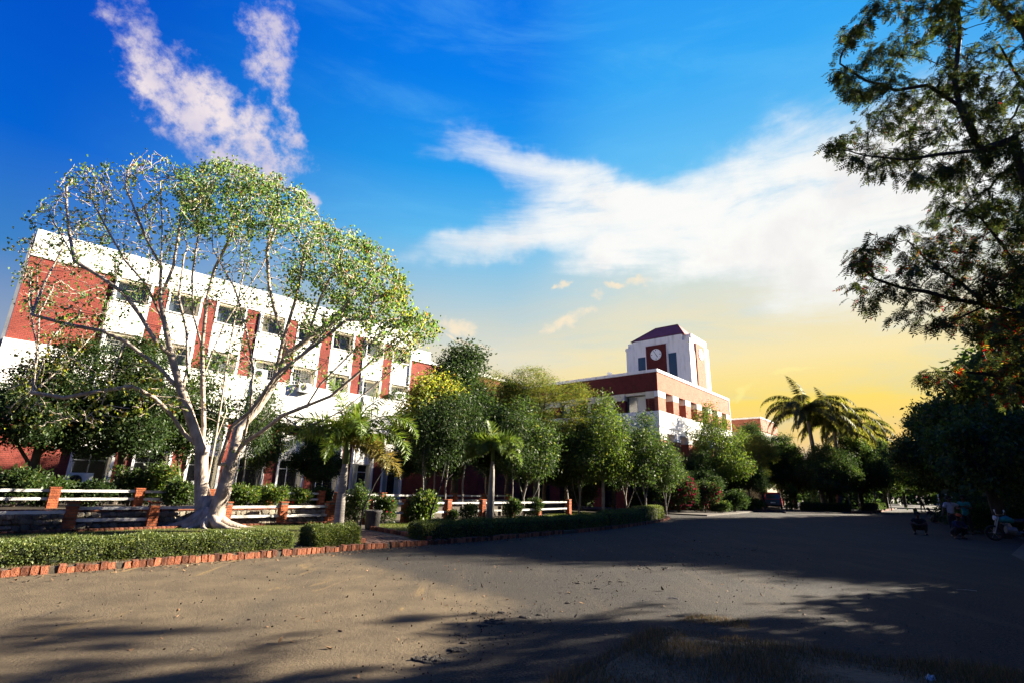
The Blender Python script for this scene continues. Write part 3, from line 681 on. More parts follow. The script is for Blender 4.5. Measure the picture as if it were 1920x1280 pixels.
# ------------------------------------------------------------------ three-storey building, local x along the facade, local y into it
FA = empty('left_building', (-9.364, 37.8, 0), R(46)); FA.name = 'office_building'
tag(FA, 'long three-storey white and red brick building behind the big pale-barked tree', 'building')
def bx(root, name, mat, *b, **kw):
    mb = MB(); mb.box(*b); return mb.build(name, mat, root, **kw)
def window(root, x0, x1, z0, z1, y, glassm='window_glass', nx=2, transom=None, fm='white_metal', axis='x', t=.045, extra_grille=False):
    """axis x: window lies in a plane of constant y (outward -y); axis y: plane of constant x (outward -x)"""
    sw_ = (lambda a, b, c, d, e, f: (a, b, c, d, e, f)) if axis == 'x' else (lambda a, b, c, d, e, f: (c, d, a, b, e, f))
    mb = MB()
    B = lambda *q: mb.box(*sw_(*q))
    B(x0, x1, y - .05, y + .01, z0, z0 + t); B(x0, x1, y - .05, y + .01, z1 - t, z1)
    B(x0, x0 + t, y - .047, y + .007, z0 + t, z1 - t); B(x1 - t, x1, y - .047, y + .007, z0 + t, z1 - t)
    for k in range(1, nx): c = x0 + (x1 - x0) * k / nx; B(c - t / 2, c + t / 2, y - .044, y + .004, z0 + t, z1 - t)
    if transom: B(x0 + t, x1 - t, y - .041, y + .001, z0 + (z1 - z0) * transom - t / 2, z0 + (z1 - z0) * transom + t / 2)
    if extra_grille:
        for k in range(1, 8): c = x0 + (x1 - x0) * k / 8; B(c - .008, c + .008, y - .07, y - .055, z0 + t, z1 - t)
        for k in range(1, 4): c = z0 + (z1 - z0) * k / 4; B(x0, x1, y - .072, y - .058, c - .008, c + .008)
    w = mb.build('window', fm, root)
    for k in range(nx):
        a = x0 + (x1 - x0) * k / nx; b = x0 + (x1 - x0) * (k + 1) / nx; g_ = MB(); g_.box(*sw_(a + t / 2 + .002, b - t / 2 - .002, y - .02, y - .008, z0 + t, z1 - t)); g_.build('pane', glassm if isinstance(glassm, str) else glassm[k % len(glassm)], w)
    return w
U0, U1 = -20.5, 2.05
strips = [-15.33 + 2.487 * i for i in range(7)]; SWd = .74
# carcass
bx(FA, 'wall', 'white_paint', U0 + .01, U1 - .01, .62, 12, 0, 13.0)
bx(FA, 'parapet', 'white_paint', U0, U1, -.06, .9, 11.90, 13.3)
bx(FA, 'parapet', 'white_paint', U0, U0 + .3, .91, 12, 12.9, 13.3)
bx(FA, 'roof_slab', 'concrete', U0 + .31, U1 + .2, .95, 12.2, 12.85, 13.02)
bx(FA, 'corner_post', 'grey_metal', U0 - .14, U0 - .02, -.03, .09, 0, 13.0, label='thin dark grey downpipe at the left corner of the wall')
bx(FA, 'brick_panel', 'facade_brick', U0, -17.08, 0, .615, 7.66, 11.895, label='wide red brick panel at the left end of the two upper floors')
bx(FA, 'brick_panel', 'facade_brick', U0, -17.08, .05, .615, 0.0, 5.095)
bx(FA, 'band', 'white_paint', U0 - .05, U1, -.38, .60, 5.62, 7.65, label='broad white band above the ground floor')
bx(FA, 'band_soffit', 'white_paint', U0 - .05, U1, -.30, .60, 5.10, 5.615)
acu = MB()
for i, u in enumerate(strips):
    bx(FA, 'brick_pier', 'facade_brick', u, u + SWd, -.02, .61, 7.655, 11.895)
    bx(FA, 'brick_pier', 'facade_brick', u, u + SWd, .03, .61, .0, 5.095)
edges = [-17.08] + [s + SWd for s in strips]
ends = strips + [U1]
for i in range(8):
    a, b = edges[i] + .002, ends[i] - .002
    if i == 7: a, b = edges[7] + .002, U1 - .0
    for (z0, z1, wz0, wz1) in ((7.655, 8.9, 7.72, 8.85), (10.6, 11.895, 10.66, 11.78)):
        # jambs either side of the recess
        bx(FA, 'jamb', 'white_paint', a, a + .12, -.045, .61, z0, z1); bx(FA, 'jamb', 'white_paint', b - .12, b, -.045, .61, z0, z1)
        bx(FA, 'painted_shade_lining', 'cream_paint', b - .165, b - .122, .0, .60, z0, z1)  # cream slab puts the shade of the right jamb into the colour
        bx(FA, 'lintel_soffit', 'cream_paint', a + .122, b - .17, .02, .60, z1 - .10, z1 - .003)  # soffit painted cream to carry its own shade
        low = z0 < 8
        gm = ['window_glass', 'window_glass'] if not low else (['pale_glass', 'window_glass'] if i % 2 else ['window_glass', 'pale_glass'])
        if not low: gm = [['window_glass'] * 2, ['window_glass', 'curtain'], ['window_glass'] * 2, ['curtain', 'window_glass'], ['door_glass'] * 2, ['door_glass', 'window_glass'], ['door_glass', 'pale_glass'], ['curtain', 'door_glass']][i]
        window(FA, a + .14, b - .18, wz0, wz1, .50, gm, 2, .62 if low else None, 'white_metal' if low else 'grey_metal', extra_grille=(low and i in (0, 3, 4, 7)))
        bx(FA, 'sill', 'white_paint', a + .122, b - .122, -.07, .50, z0 - .0 if low else z0 - .0, z0 + .06)
    bx(FA, 'spandrel', 'white_paint', a, b, -.01, .60, 8.902, 10.598)
    bx(FA, 'drip_ledge', 'white_paint', a + .05, b - .05, -.09, -.012, 8.92, 8.97)
    # ground floor bay
    bx(FA, 'jamb', 'white_paint', a, a + .11, -.06, .60, 0, 5.095); bx(FA, 'jamb', 'white_paint', b - .11, b, -.06, .60, 0, 5.095)
    bx(FA, 'painted_shade_lining', 'cream_paint', b - .165, b - .112, .05, .615, 0.6, 4.5)  # ground-floor jamb shade, painted on as cream
    bx(FA, 'spandrel', 'white_paint', a + .112, b - .17, .18, .61, 2.92, 4.45)
    bx(FA, 'clerestory_void', 'dark_interior', a + .112, b - .112, .5, .61, 4.46, 5.09)
    bx(FA, 'door_void', 'dark_interior', a + .112, b - .17, .585, .615, .6, 2.915)
    window(FA, a + .13, b - .18, .62, 2.90, .56, 'door_glass' if i not in (6, 7) else ['pale_glass', 'door_glass'], 2, .78, 'grey_metal' if i < 4 else 'white_metal', t=.05)
for u in (-17.0, -9.5, -2.0):
    mb = MB(); mb.tube([(u + .05, -.12, 11.85), (u + .05, -.12, 7.7), (u + .05, -.44, 7.55), (u + .05, -.44, 5.7), (u + .05, -.12, 5.3), (u + .05, -.12, .6)], .045, 6); mb.build('downpipe', 'white_metal', FA, smooth=True)
for z_, dx in ((9.75, 0), (6.3, .4)):
    mb = MB(); pts = [(U0 + .4 + k * 1.2, -.10 if z_ > 8 else -.42, z_ + .05 * sin(k * 1.3 + dx) - .05 * (k % 3)) for k in range(19)]; mb.tube(pts, .014, 4); mb.build('cable', 'black_plastic', FA)
for u, h_ in ((-15, 2.2), (-4.5, 1.6)):
    mb = MB(); mb.tube([(u, .6, 13.3), (u, .6, 13.3 + h_)], .03, 5); mb.build('roof_pole', 'grey_metal', FA)
# recessed wing running on to the right
bx(FA, 'wing_wall', 'white_paint', U1 + .01, 16, 1.3, 12, 0, 11.3)
bx(FA, 'wing_brick', 'facade_brick', U1 + .01, 16, 1.0, 1.295, 7.9, 11.35, label='recessed red brick wall at the right end, upper part')
bx(FA, 'wing_brick', 'facade_brick', U1 + .01, 16, .9, 1.295, 0, 5.55, label='recessed red brick wall at the right end, ground floor')
bx(FA, 'wing_band', 'white_paint', U1 + .01, 16, .8, 1.29, 5.552, 7.898)
bx(FA, 'wing_parapet', 'white_paint', U1 + .01, 16, .9, 1.6, 11.352, 11.6)
bx(FA, 'stair_tower', 'white_paint', U1 + .3, 6.2, 3.0, 8, 11.6, 13.0, label='cream stair head above the recessed wing')
bx(FA, 'end_fin', 'white_paint', U1 - .10, U1 + .008, -.10, .89, 0, 11.895)
# air conditioners under windows of the middle floor and one by the left ground-floor bay
def air_conditioner(loc, rz, label, s=1.0):
    r_ = empty('air_conditioner', loc, rz); tag(r_, label, 'air conditioner', 'outdoor air conditioner units'); r_.scale = (s, s, s)
    bx(r_, 'casing', 'white_metal', -.40, .40, -.15, .15, 0, .58)
    mb = MB(); mb.lathe([(.215, 0), (.215, .012), (.19, .012), (.19, 0)], 20, M=Matrix.Translation((-.12, -.151, .29)) @ Matrix.Rotation(pi / 2, 4, 'X'), cap=False)
    for k in range(8):
        a = k * pi / 4; mb.tube([(-.12 + .04 * cos(a), -.162, .29 + .04 * sin(a)), (-.12 + .2 * cos(a), -.162, .29 + .2 * sin(a))], .005, 3)
    mb.build('fan_guard', 'grey_metal', r_)
    mb = MB(); mb.lathe([(.19, 0), (.05, .004), (.01, .004)], 20, M=Matrix.Translation((-.12, -.1505, .29)) @ Matrix.Rotation(pi / 2, 4, 'X')); mb.build('fan', 'black_plastic', r_)
    bx(r_, 'bracket', 'grey_metal', -.36, .36, -.14, .3, -.035, -.002); return r_
def onfac(u, y, z): return FA.matrix_world if False else Vector((-9.364 + u * cos(R(46)) - y * sin(R(46)), 37.8 + u * sin(R(46)) + y * cos(R(46)), z))
air_conditioner(onfac(-8.95, .22, 7.75), R(46), 'white outdoor air conditioner standing in the middle-floor window left of the fourth brick pier')
air_conditioner(onfac(-6.35, -.55, 7.2), R(46), 'white outdoor air conditioner on the white band right of the fourth brick pier')
air_conditioner(onfac(1.15, -.3, 7.75), R(46), 'white outdoor air conditioner at the last middle-floor bay beside the recessed red wall')
air_conditioner(onfac(-16.6, -.35, 1.05), R(46), 'large white air conditioner unit low in the dark ground-floor bay at far left', 1.25)
air_conditioner(onfac(-11.35, -.3, .95), R(46), 'white air conditioner unit low behind the trunks of the big pale tree', 1.0)

# ------------------------------------------------------------------ clock building, local x along its lit right face, local y along its shaded left face
CBd = empty('college_building', (13.38, 45.95, 0), R(49)); tag(CBd, 'three-storey brick and white building with a shaded left face and sunlit right face', 'building')
LX, LY = 19.2, 27.0
bx(CBd, 'wall', 'white_paint', 1.3, LX - .3, 1.3, LY, 0, 12.0)
bx(CBd, 'back_wall', 'terracotta_brick', 1.05, LX - .3, 1.05, 1.29, 8.6, 10.44); bx(CBd, 'roof_slab', 'concrete', .3, LX - .1, .3, LY, 12.0, 12.18)
for (n_, m_, z0, z1, o_) in (('brick_parapet', 'terracotta_brick', 10.45, 12.2, 0), ('coping', 'white_paint', 12.203, 12.47, .07), ('band', 'white_paint', 7.2, 8.62, .06), ('band', 'white_paint', 6.72, 7.197, .0)):
    bx(CBd, n_, m_, -o_, LX + o_, -o_, .35, z0, z1)
    bx(CBd, n_, 'maroon_panel' if n_ == 'brick_parapet' else m_, -o_, .30, .352, LY, z0, z1)  # left run of the brick parapet is coloured darker for its shade
bx(CBd, 'painted_shade_face', 'maroon_panel', -.012, -.001, .0, LY, 10.46, 12.19, label='brick parapet of the left face, its shade painted in as dark maroon')
# piers on the right face
ox = [1.55 + 2.95 * i for i in range(6)]; prev = 0.0
for i, x0 in enumerate(ox + [LX]):
    a, b = prev, x0
    if i == 0: a = .0
    bx(CBd, 'brick_pier', 'terracotta_brick', a, b, .0, 1.04, 8.622, 9.92); bx(CBd, 'pier_cap', 'white_paint', a, b, -.02, 1.04, 9.922, 10.448)
    bx(CBd, 'brick_pier', 'terracotta_brick', a + .0, b, .02, 1.2, 0, 6.1, label=None); bx(CBd, 'pier_cap', 'white_paint', a, b, .01, 1.2, 6.102, 6.718)
    prev = x0 + 1.68
for x0 in ox:
    window(CBd, x0 + .05, x0 + 1.63, 8.9, 10.2, 1.0, 'window_glass', 2)
    bx(CBd, 'opening_void', 'cream_paint', x0, x0 + 1.68, 1.21, 1.28, .3, 6.7)
# left face piers and windows, shade painted in as maroon and cream
pr = [0.0]; y = .36
bays = [(1.22, 3.35), (4.6, 5.93), (7.15, 8.35), (9.6, 10.9), (12.2, 14.3), (15.6, 17), (18.2, 20.2), (21.4, 23)]
prev = .36
for a, b in bays:
    bx(CBd, 'shade_painted_pier', 'maroon_panel', .0, .9, prev, a, 8.622, 9.80); bx(CBd, 'pier_cap', 'cream_paint', -.02, .9, prev, a, 9.802, 10.448)
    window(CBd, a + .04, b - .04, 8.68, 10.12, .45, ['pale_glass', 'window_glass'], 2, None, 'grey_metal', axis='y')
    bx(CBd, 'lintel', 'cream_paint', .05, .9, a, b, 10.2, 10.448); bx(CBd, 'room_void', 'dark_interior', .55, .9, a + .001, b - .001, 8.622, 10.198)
    bx(CBd, 'lower_void', 'dark_interior', .6, .9, a, b, .3, 6.71); bx(CBd, 'shade_painted_pier', 'maroon_panel', .02, .9, prev, a, 0, 6.715)
    prev = b
# end pier of the right face and its white rib
bx(CBd, 'end_rib', 'white_paint', LX - .02, LX + .12, -.05, .6, 0, 12.2)
# rooftop dish
dz = empty('satellite_dish', CBd.location + Vector((0, 0, 0))); dz.location = spot(1143, 706, 50.0); dz.location.z = 12.45; dz.scale = (.5, .5, .5); tag(dz, 'small pale satellite dish on the parapet left of the clock tower', 'satellite dish')
mb = MB(); mb.lathe([(.02, .0), (.25, .05), (.45, .16), (.55, .28)], 16, M=Matrix.Translation((0, 0, .45)) @ Matrix.Rotation(R(60), 4, 'X'), cap=False); mb.build('dish', 'white_metal', dz, smooth=True); mb = MB(); mb.tube([(0, 0, -.1), (0, 0, .5)], .04, 6); mb.build('post', 'grey_metal', dz)

# clock tower
TW = empty('clock_tower', (21.67, 60.06, 0), R(49)); tag(TW, 'white clock tower with maroon hipped roof above the brick building', 'tower')
TX, TY = 6.25, 8.56
bx(TW, 'wall', 'white_paint', .0, TX, .0, TY, 11.5, 19.62)
bx(TW, 'upper_wall', 'white_paint', .62, TX - .62, -.03, TY + .03, 19.622, 20.45); bx(TW, 'upper_wall', 'white_paint', -.03, .618, .9, TY - 1.0, 19.622, 20.45); bx(TW, 'upper_wall', 'white_paint', TX - .618, TX + .03, .9, TY - 1.0, 19.622, 20.45)
bx(TW, 'corner_block', 'white_paint', -.08, .5, -.08, .5, 19.3, 19.72); bx(TW, 'corner_block', 'white_paint', -.08, .5, TY - .5, TY + .08, 19.3, 19.72)
# clock panel, shade painted in as maroon, flanked by tall windows on the left face (plane x = 0)
bx(TW, 'clock_panel', 'maroon_panel', -.16, -.001, 2.93, 5.68, 12, 19.5, label='brick panel behind the clock, shade painted in as dark maroon')
for a, b in ((1.66, 2.80), (5.80, 6.94)):
    w_ = window(TW, a, b, 12.3, 18.26, -.005, 'tower_glass', 1, None, 'white_paint', axis='y', t=.05)
bx(TW, 'reveal', 'white_paint', -.19, -.002, 5.682, 5.76, 12, 19.58); bx(TW, 'reveal', 'white_paint', -.19, -.002, 2.85, 2.928, 12, 19.58)
def clock(root, M_, face, lab):
    mb = MB(); mb.lathe([(.72, 0), (.72, .06), (.66, .07), (.66, .05), (.01, .05)], 40, M=M_, cap=False); ck = mb.build('clock', face, root, label=lab)
    mk = MB()
    for k in range(12):
        th = k * pi / 6; r0 = .50 if k % 3 == 0 else .575; w = .055 if k % 3 == 0 else .018
        mk.box(-w, w, r0, .625, .052, .060, M=M_ @ Matrix.Rotation(-th, 4, 'Z'))
    mk.build('hour_marks', 'black_plastic', ck)
    h = MB(); h.box(-.042, .042, -.07, .42, .064, .072, M=M_ @ Matrix.Rotation(-R(147.5), 4, 'Z')); h.build('hour_hand', 'black_plastic', ck)
    h = MB(); h.box(-.024, .024, -.09, .58, .076, .084, M=M_ @ Matrix.Rotation(-R(330), 4, 'Z')); h.build('minute_hand', 'black_plastic', ck)
# frame of the clock on the left face: outward = -x, up = z, to the viewer's right = -y
Ml = Matrix(((0, 0, -1, -.162), (-1, 0, 0, 4.32), (0, 1, 0, 18.27), (0, 0, 0, 1)))
clock(TW, Ml, 'clock_white', 'white round clock face reading five to five')
bx(TW, 'clock_panel', 'terracotta_brick', 1.64, 4.40, -.16, -.001, 12, 19.5, label='brick panel behind the clock, colour lightened for the sunlit face')
for a, b in ((.75, 1.52), (4.52, 5.3)): bx(TW, 'side_panel', 'cream_paint', a, b, -.05, -.001, 12, 18.3)
Mr = Matrix(((1, 0, 0, 3.02), (0, 0, -1, -.162), (0, 1, 0, 18.27), (0, 0, 0, 1)))
clock(TW, Mr, 'clock_white', 'white clock face on the sunlit side')
mb = MB(); e = .35; zt = 20.452
E4 = [(e, e, zt), (TX - e, e, zt), (TX - e, TY - e, zt), (e, TY - e, zt)]; R1 = (TX / 2, 2.6, 22.75); R2 = (TX / 2, TY - 2.8, 22.75)
E4 = [(-.02, .62, zt), (TX + .02, .62, zt), (TX + .02, TY - .7, zt), (-.02, TY - .7, zt)]
mb.quad([E4[3], E4[0], R1, R2]); mb.quad([E4[1], E4[2], R2, R1]); mb.quad([E4[0], E4[1], R1]); mb.quad([E4[2], E4[3], R2]); mb.quad([E4[0], E4[3], E4[2], E4[1]])
mb.build('roof', 'maroon_roof', TW)
mb = MB(); mb.tube([R1, R2], .07, 6); mb.tube([E4[0], R1], .06, 6); mb.tube([E4[3], R2], .06, 6); mb.tube([E4[0], E4[3]], .05, 6); mb.build('ridge_caps', 'maroon_panel', TW)

# far wing with red parapet, and the porch before it
FW = empty('far_wing', spot(1440, 920, 76) * 1.0, R(49)); FW.location.z = 0; tag(FW, 'distant red brick wing glimpsed right of the clock building', 'building')
zt = spot(1440, 781, 76).z
bx(FW, 'wall', 'tan_panel', .1, 9, .1, 18, 0, zt - 2.0); bx(FW, 'brick_parapet', 'terracotta_brick', 0, 9, 0, 18, zt - 2.0, zt - .22); bx(FW, 'coping', 'white_paint', -.08, 9.1, -.08, 18, zt - .218, zt)
for k in range(4): window(FW, 1.0 + k * 2, 2.2 + k * 2, zt - 4.4, zt - 2.6, .08, 'window_glass', 2)
PO = empty('porch', spot(1455, 935, 70), R(49)); PO.location.z = 0; tag(PO, 'pale flat-roofed entrance porch on columns behind the red car', 'porch')
zp = spot(1455, 832, 70).z
bx(PO, 'roof', 'tan_panel', -1, 8, -1, 6, zp - .7, zp); 
for a, b in ((-.6, -.6), (3, -.6), (7.4, -.6), (-.6, 5.4), (7.4, 5.4)): bx(PO, 'column', 'tan_panel', a - .18, a + .18, b - .18, b + .18, 0, zp - .702)
bx(PO, 'rear_wall', 'maroon_panel', -1, 8, 6.01, 6.3, 0, zp - .1)
# ------------------------------------------------------------------ the big pale-barked tree
def in_poly(p, poly):
    x, y = p; c = False; n = len(poly)
    for i in range(n):
        a = poly[i]; b = poly[i - 1]
        if (a[1] > y) != (b[1] > y) and x < (b[0] - a[0]) * (y - a[1]) / (b[1] - a[1]) + a[0]: c = not c
    return c
def fill(poly, n, ym, ys, lo=None, hi=None):
    xs = [p[0] for p in poly]; ys_ = [p[1] for p in poly]; out = []
    while len(out) < n:
        p = (random.uniform(min(xs), max(xs)), random.uniform(min(ys_), max(ys_)))
        if in_poly(p, poly):
            Y = random.gauss(ym, ys)
            if lo and Y < lo or hi and Y > hi: continue
            out.append(tuple(spot(p[0], p[1], Y)))
    return out
def pl(pts, Y0=18.3): return [spot(x, y, Y0 + d) for x, y, d in pts]
base = gspot(388, 988, .1)
Yb = base.y
def q(pts): return [spot(x, y, Yb + d) for x, y, d in pts]
skel = [
 [tuple(base)] + q([(378, 965, .05), (377, 930, .1), (378, 842, .0), (367, 813, -.1), (341, 735, -.3), (322, 669, -.5), (310, 612, -.6), (300, 560, -.7), (302, 500, -.8), (304, 425, -.8), (300, 340, -.9)]),
 [tuple(base)] + q([(402, 960, -.1), (416, 925, -.1), (433, 868, -.1), (456, 831, -.2), (491, 808, -.3), (530, 778, -.4), (575, 760, -.4), (620, 742, -.3), (670, 700, -.2), (720, 655, 0), (760, 620, .1)]),
 q([(378, 842, 0), (382, 800, .3), (380, 712, .4), (379, 650, .5), (388, 560, .5), (402, 505, .6), (430, 450, .7), (470, 385, .8)]),
 q([(433, 868, -.1), (447, 802, .2), (482, 764, .4), (511, 721, .5), (540, 662, .6), (575, 638, .7), (610, 610, .8), (650, 572, .9), (700, 520, 1.0), (730, 480, 1.1)]),
 q([(402, 960, -.1), (388, 905, .3), (403, 828, .6), (417, 741, .9), (425, 680, 1.1), (440, 600, 1.3), (455, 520, 1.5), (450, 430, 1.6)]),
 q([(378, 842, 0), (345, 812, .2), (318, 772, .0), (289, 745, -.3), (250, 724, -.8), (200, 730, -1.2), (120, 745, -1.6), (60, 735, -1.9)]),
 q([(341, 735, -.3), (300, 690, -.6), (235, 640, -1.1), (190, 620, -1.4), (125, 608, -1.8), (60, 590, -2.0)]),
 q([(310, 612, -.6), (275, 535, -1.), (235, 490, -1.2), (195, 420, -1.3), (170, 370, -1.4)]),
 q([(433, 868, -.1), (410, 870, -.5), (433, 800, -.9), (470, 770, -1.2), (520, 700, -1.4), (600, 640, -1.4), (650, 600, -1.3), (700, 600, -1.2)]),
 q([(511, 721, .5), (530, 640, .2), (555, 560, 0), (570, 480, 0), (590, 430, 0)]),
 q([(403, 828, .6), (425, 770, 1.3), (415, 720, 1.8), (440, 650, 2.3)]),
 q([(200, 730, -1.2), (160, 770, -1.4), (120, 800, -1.6)]),
 q([(341, 735, -.3), (352, 690, .4), (350, 620, .8), (335, 560, 1.0), (345, 480, 1.1)]),
 q([(322, 669, -.5), (292, 640, -1.0), (262, 590, -1.2), (232, 550, -1.4), (190, 520, -1.6), (140, 490, -1.8)]),
 q([(380, 712, .4), (398, 660, 1.0), (420, 610, 1.3), (452, 560, 1.5), (492, 500, 1.6), (520, 430, 1.6)]),
 q([(379, 650, .5), (362, 590, .2), (360, 520, 0), (372, 440, -.2), (385, 380, -.2)]),
 q([(302, 500, -.8), (275, 450, -.9), (255, 400, -1.0), (235, 350, -1.1)]),
 q([(300, 560, -.7), (325, 500, -.3), (335, 440, -.2), (342, 380, 0)]),
 q([(482, 764, .4), (500, 730, -.3), (530, 700, -.6), (590, 640, -.7), (640, 590, -.8), (670, 540, -.8)]),
 q([(540, 662, .6), (520, 600, .9), (505, 540, 1.1), (500, 470, 1.2), (515, 400, 1.2)]),
 q([(575, 638, .7), (600, 560, .4), (630, 500, .3), (655, 450, .3)]),
 q([(530, 778, -.4), (560, 800, -.8), (600, 790, -1.0), (640, 770, -1.0)]),
 q([(575, 760, -.4), (600, 720, -.7), (660, 660, -.8), (700, 640, -.8), (760, 600, -.7), (800, 590, -.7)]),
 q([(235, 640, -1.1), (215, 690, -1.2), (190, 760, -1.4), (150, 790, -1.5)]),
 q([(456, 831, -.2), (470, 760, -.9), (475, 690, -1.1), (460, 610, -1.2), (440, 540, -1.2), (400, 470, -1.2)]),
 q([(425, 905, .2), (450, 840, -.6), (490, 790, -1.0), (560, 720, -1.2), (610, 680, -1.1)]),
]
crown = [(20, 520), (30, 430), (75, 380), (140, 305), (220, 305), (290, 275), (360, 318), (430, 292), (520, 330), (560, 345), (605, 395), (700, 440), (752, 510), (768, 560), (832, 605), (812, 650), (740, 690), (690, 700), (600, 650), (560, 600), (450, 600), (330, 560), (240, 600), (150, 640), (60, 640)]
att = fill(crown, 2300, Yb + .2, 1.5, Yb - 3, Yb + 3.2)
att += fill([(330, 320), (430, 290), (570, 350), (600, 430), (480, 450), (340, 430)], 700, Yb + .3, 1.1)
att += fill([(560, 420), (700, 450), (765, 530), (765, 600), (640, 600), (580, 520)], 800, Yb + .3, 1.1)
att += fill([(700, 600), (800, 580), (832, 620), (740, 690)], 260, Yb + .2, .8)
att += fill([(300, 600), (560, 600), (640, 700), (540, 740), (420, 690), (330, 700)], 170, Yb + .4, 1.6)
att += fill([(0, 640), (300, 680), (320, 760), (180, 810), (0, 800)], 260, Yb - 1.6, .6)
# long fine branches fanning up from the main stems
SK = [tuple(p_) for line in skel for p_ in line]
for tx, ty in [(60, 450), (95, 400), (125, 350), (160, 320), (205, 315), (250, 300), (285, 290), (320, 320), (365, 335), (410, 310), (440, 320), (480, 330), (520, 350), (560, 365), (600, 410), (640, 430), (690, 455), (725, 490), (750, 530), (760, 575), (790, 600), (815, 615), (745, 650), (690, 640), (100, 540), (60, 500), (170, 560), (230, 470), (350, 420), (470, 440), (610, 520), (660, 500), (420, 520), (560, 560), (280, 440), (500, 560), (90, 470), (150, 420), (200, 370), (240, 400), (300, 360), (340, 350), (390, 360), (450, 390), (540, 410), (580, 450), (640, 480), (700, 530), (720, 590), (780, 630), (330, 500), (390, 540), (450, 600), (520, 600), (610, 600), (200, 600), (130, 600), (680, 580)]:
    T = spot(tx, ty, Yb + random.uniform(-1.6, 1.8)); best = None
    for p_ in SK:
        v = T - Vector(p_); hz = math.hypot(v.x, v.y)
        if p_[2] < 2.6 or v.z < 1.2 or hz > v.z * 1.4: continue
        c_ = v.length + abs(v.length - 4.5) * .7
        if best is None or c_ < best[0]: best = (c_, Vector(p_))
    if not best: continue
    b_ = best[1]; v = T - b_; m1 = b_ + v * .35 + Vector((-v.x * .02 + random.uniform(-.15, .15), random.uniform(-.15, .15), -v.z * .05)); m2 = b_ + v * .7 + Vector((v.x * .05 + random.uniform(-.15, .15), random.uniform(-.15, .15), -.05))
    skel.append([b_, m1, m2, T])
pos, par = grow(skel, att, .17, 3.0, .21, 90, maxnodes=26000)
mbf, rf, tipsf, kidsf = branches(pos, par, .0105, expo=2.0, trunk_r=.32, n_big=12, gamma=1.25)
fig = empty('fig_tree', base); tag(fig, 'large spreading tree with many pale trunks and sparse light green heart-shaped leaves', 'tree')
def local(mb, o):
    mb.v = [(x - o[0], y - o[1], z - o[2]) for x, y, z in mb.v]; return mb
local(mbf, base).build('trunk', 'pale_bark', fig, smooth=True)
rootm = MB()
for k, (a, L_) in enumerate([(-160, 1.7), (-135, 1.1), (-100, .8), (-60, .9), (-25, 1.5), (5, 1.6), (40, .9), (90, .7), (140, .9), (178, 1.2)]):
    a = R(a); pts = []; rr = []
    for t in (0, .15, .35, .6, .8, 1):
        pts.append((cos(a + .25 * sin(t * 4 + k)) * (.08 + L_ * t), sin(a + .25 * sin(t * 4 + k)) * (.08 + L_ * t), .55 * (1 - t) ** 3.5 + .02 - .07 * t)); rr.append(.17 * (1 - t) ** 1.0 + .022)
    rootm.tube(pts, rr, 8)
rootm.build('root', 'pale_bark', fig, smooth=True)
# buttressed foot of the trunk group
bm_ = MB(); bm_.tube([(-.1, 0, -.05), (-.12, 0, .25), (-.14, 0, .6), (-.16, 0, 1.0)], [.30, .27, .22, .17], 10); bm_.tube([(.14, -.03, -.05), (.20, -.03, .3), (.30, -.03, .8), (.42, 0, 1.3)], [.34, .30, .24, .19], 10); bm_.build('buttress', 'pale_bark', fig, smooth=True)
# leaves: denser at the top and right, thin and yellow low on the left
tp = pos[tipsf]
def pxof(P):
    v = P - np.array([0, 0, EYE]); z = v @ np.array(fw); return np.stack([960 + FPX * (v @ np.array(rt)) / z, 640 - FPX * (v @ np.array(up)) / z], 1)
px = pxof(tp); h = tp[:, 2]
wgt = np.full(len(tp), .30)
wgt[(px[:, 1] < 440) & (px[:, 0] > 320)] = 1.6
wgt[(px[:, 0] > 540) & (px[:, 1] < 620)] = 1.35
wgt[(px[:, 0] > 700)] = 1.2
wgt[(px[:, 0] < 320) & (px[:, 1] < 640)] = .42
wgt[(px[:, 1] > 640)] = .4
wgt *= rng.exponential(1, len(tp)) ** 1.6
yel = (px[:, 1] > 630) & (px[:, 0] < 340)
def fleaves(mask, n, mat, nm):
    ids = np.where(mask)[0]; w = wgt[ids] / wgt[ids].sum(); c = rng.choice(ids, n, p=w); P = tp[c] + rng.normal(size=(n, 3)) * .13 - np.array(base)
    A = rand_unit(n) * .55; A[:, 2] -= .75; A = unit(A); B = unit(np.cross(A, rand_unit(n))); L_ = rng.uniform(.06, .13, n)
    o = link('crown', cards(P, A, B, L_, L_ * .86, 'broad', mat, nm), fig); o['kind'] = 'stuff'
fleaves(~yel, 25000, 'fig_leaf', 'crown'); fleaves(yel, 900, 'fig_leaf_yellow', 'crown'); fleaves((px[:, 0] > 720), 900, 'fig_leaf_yellow', 'crown')

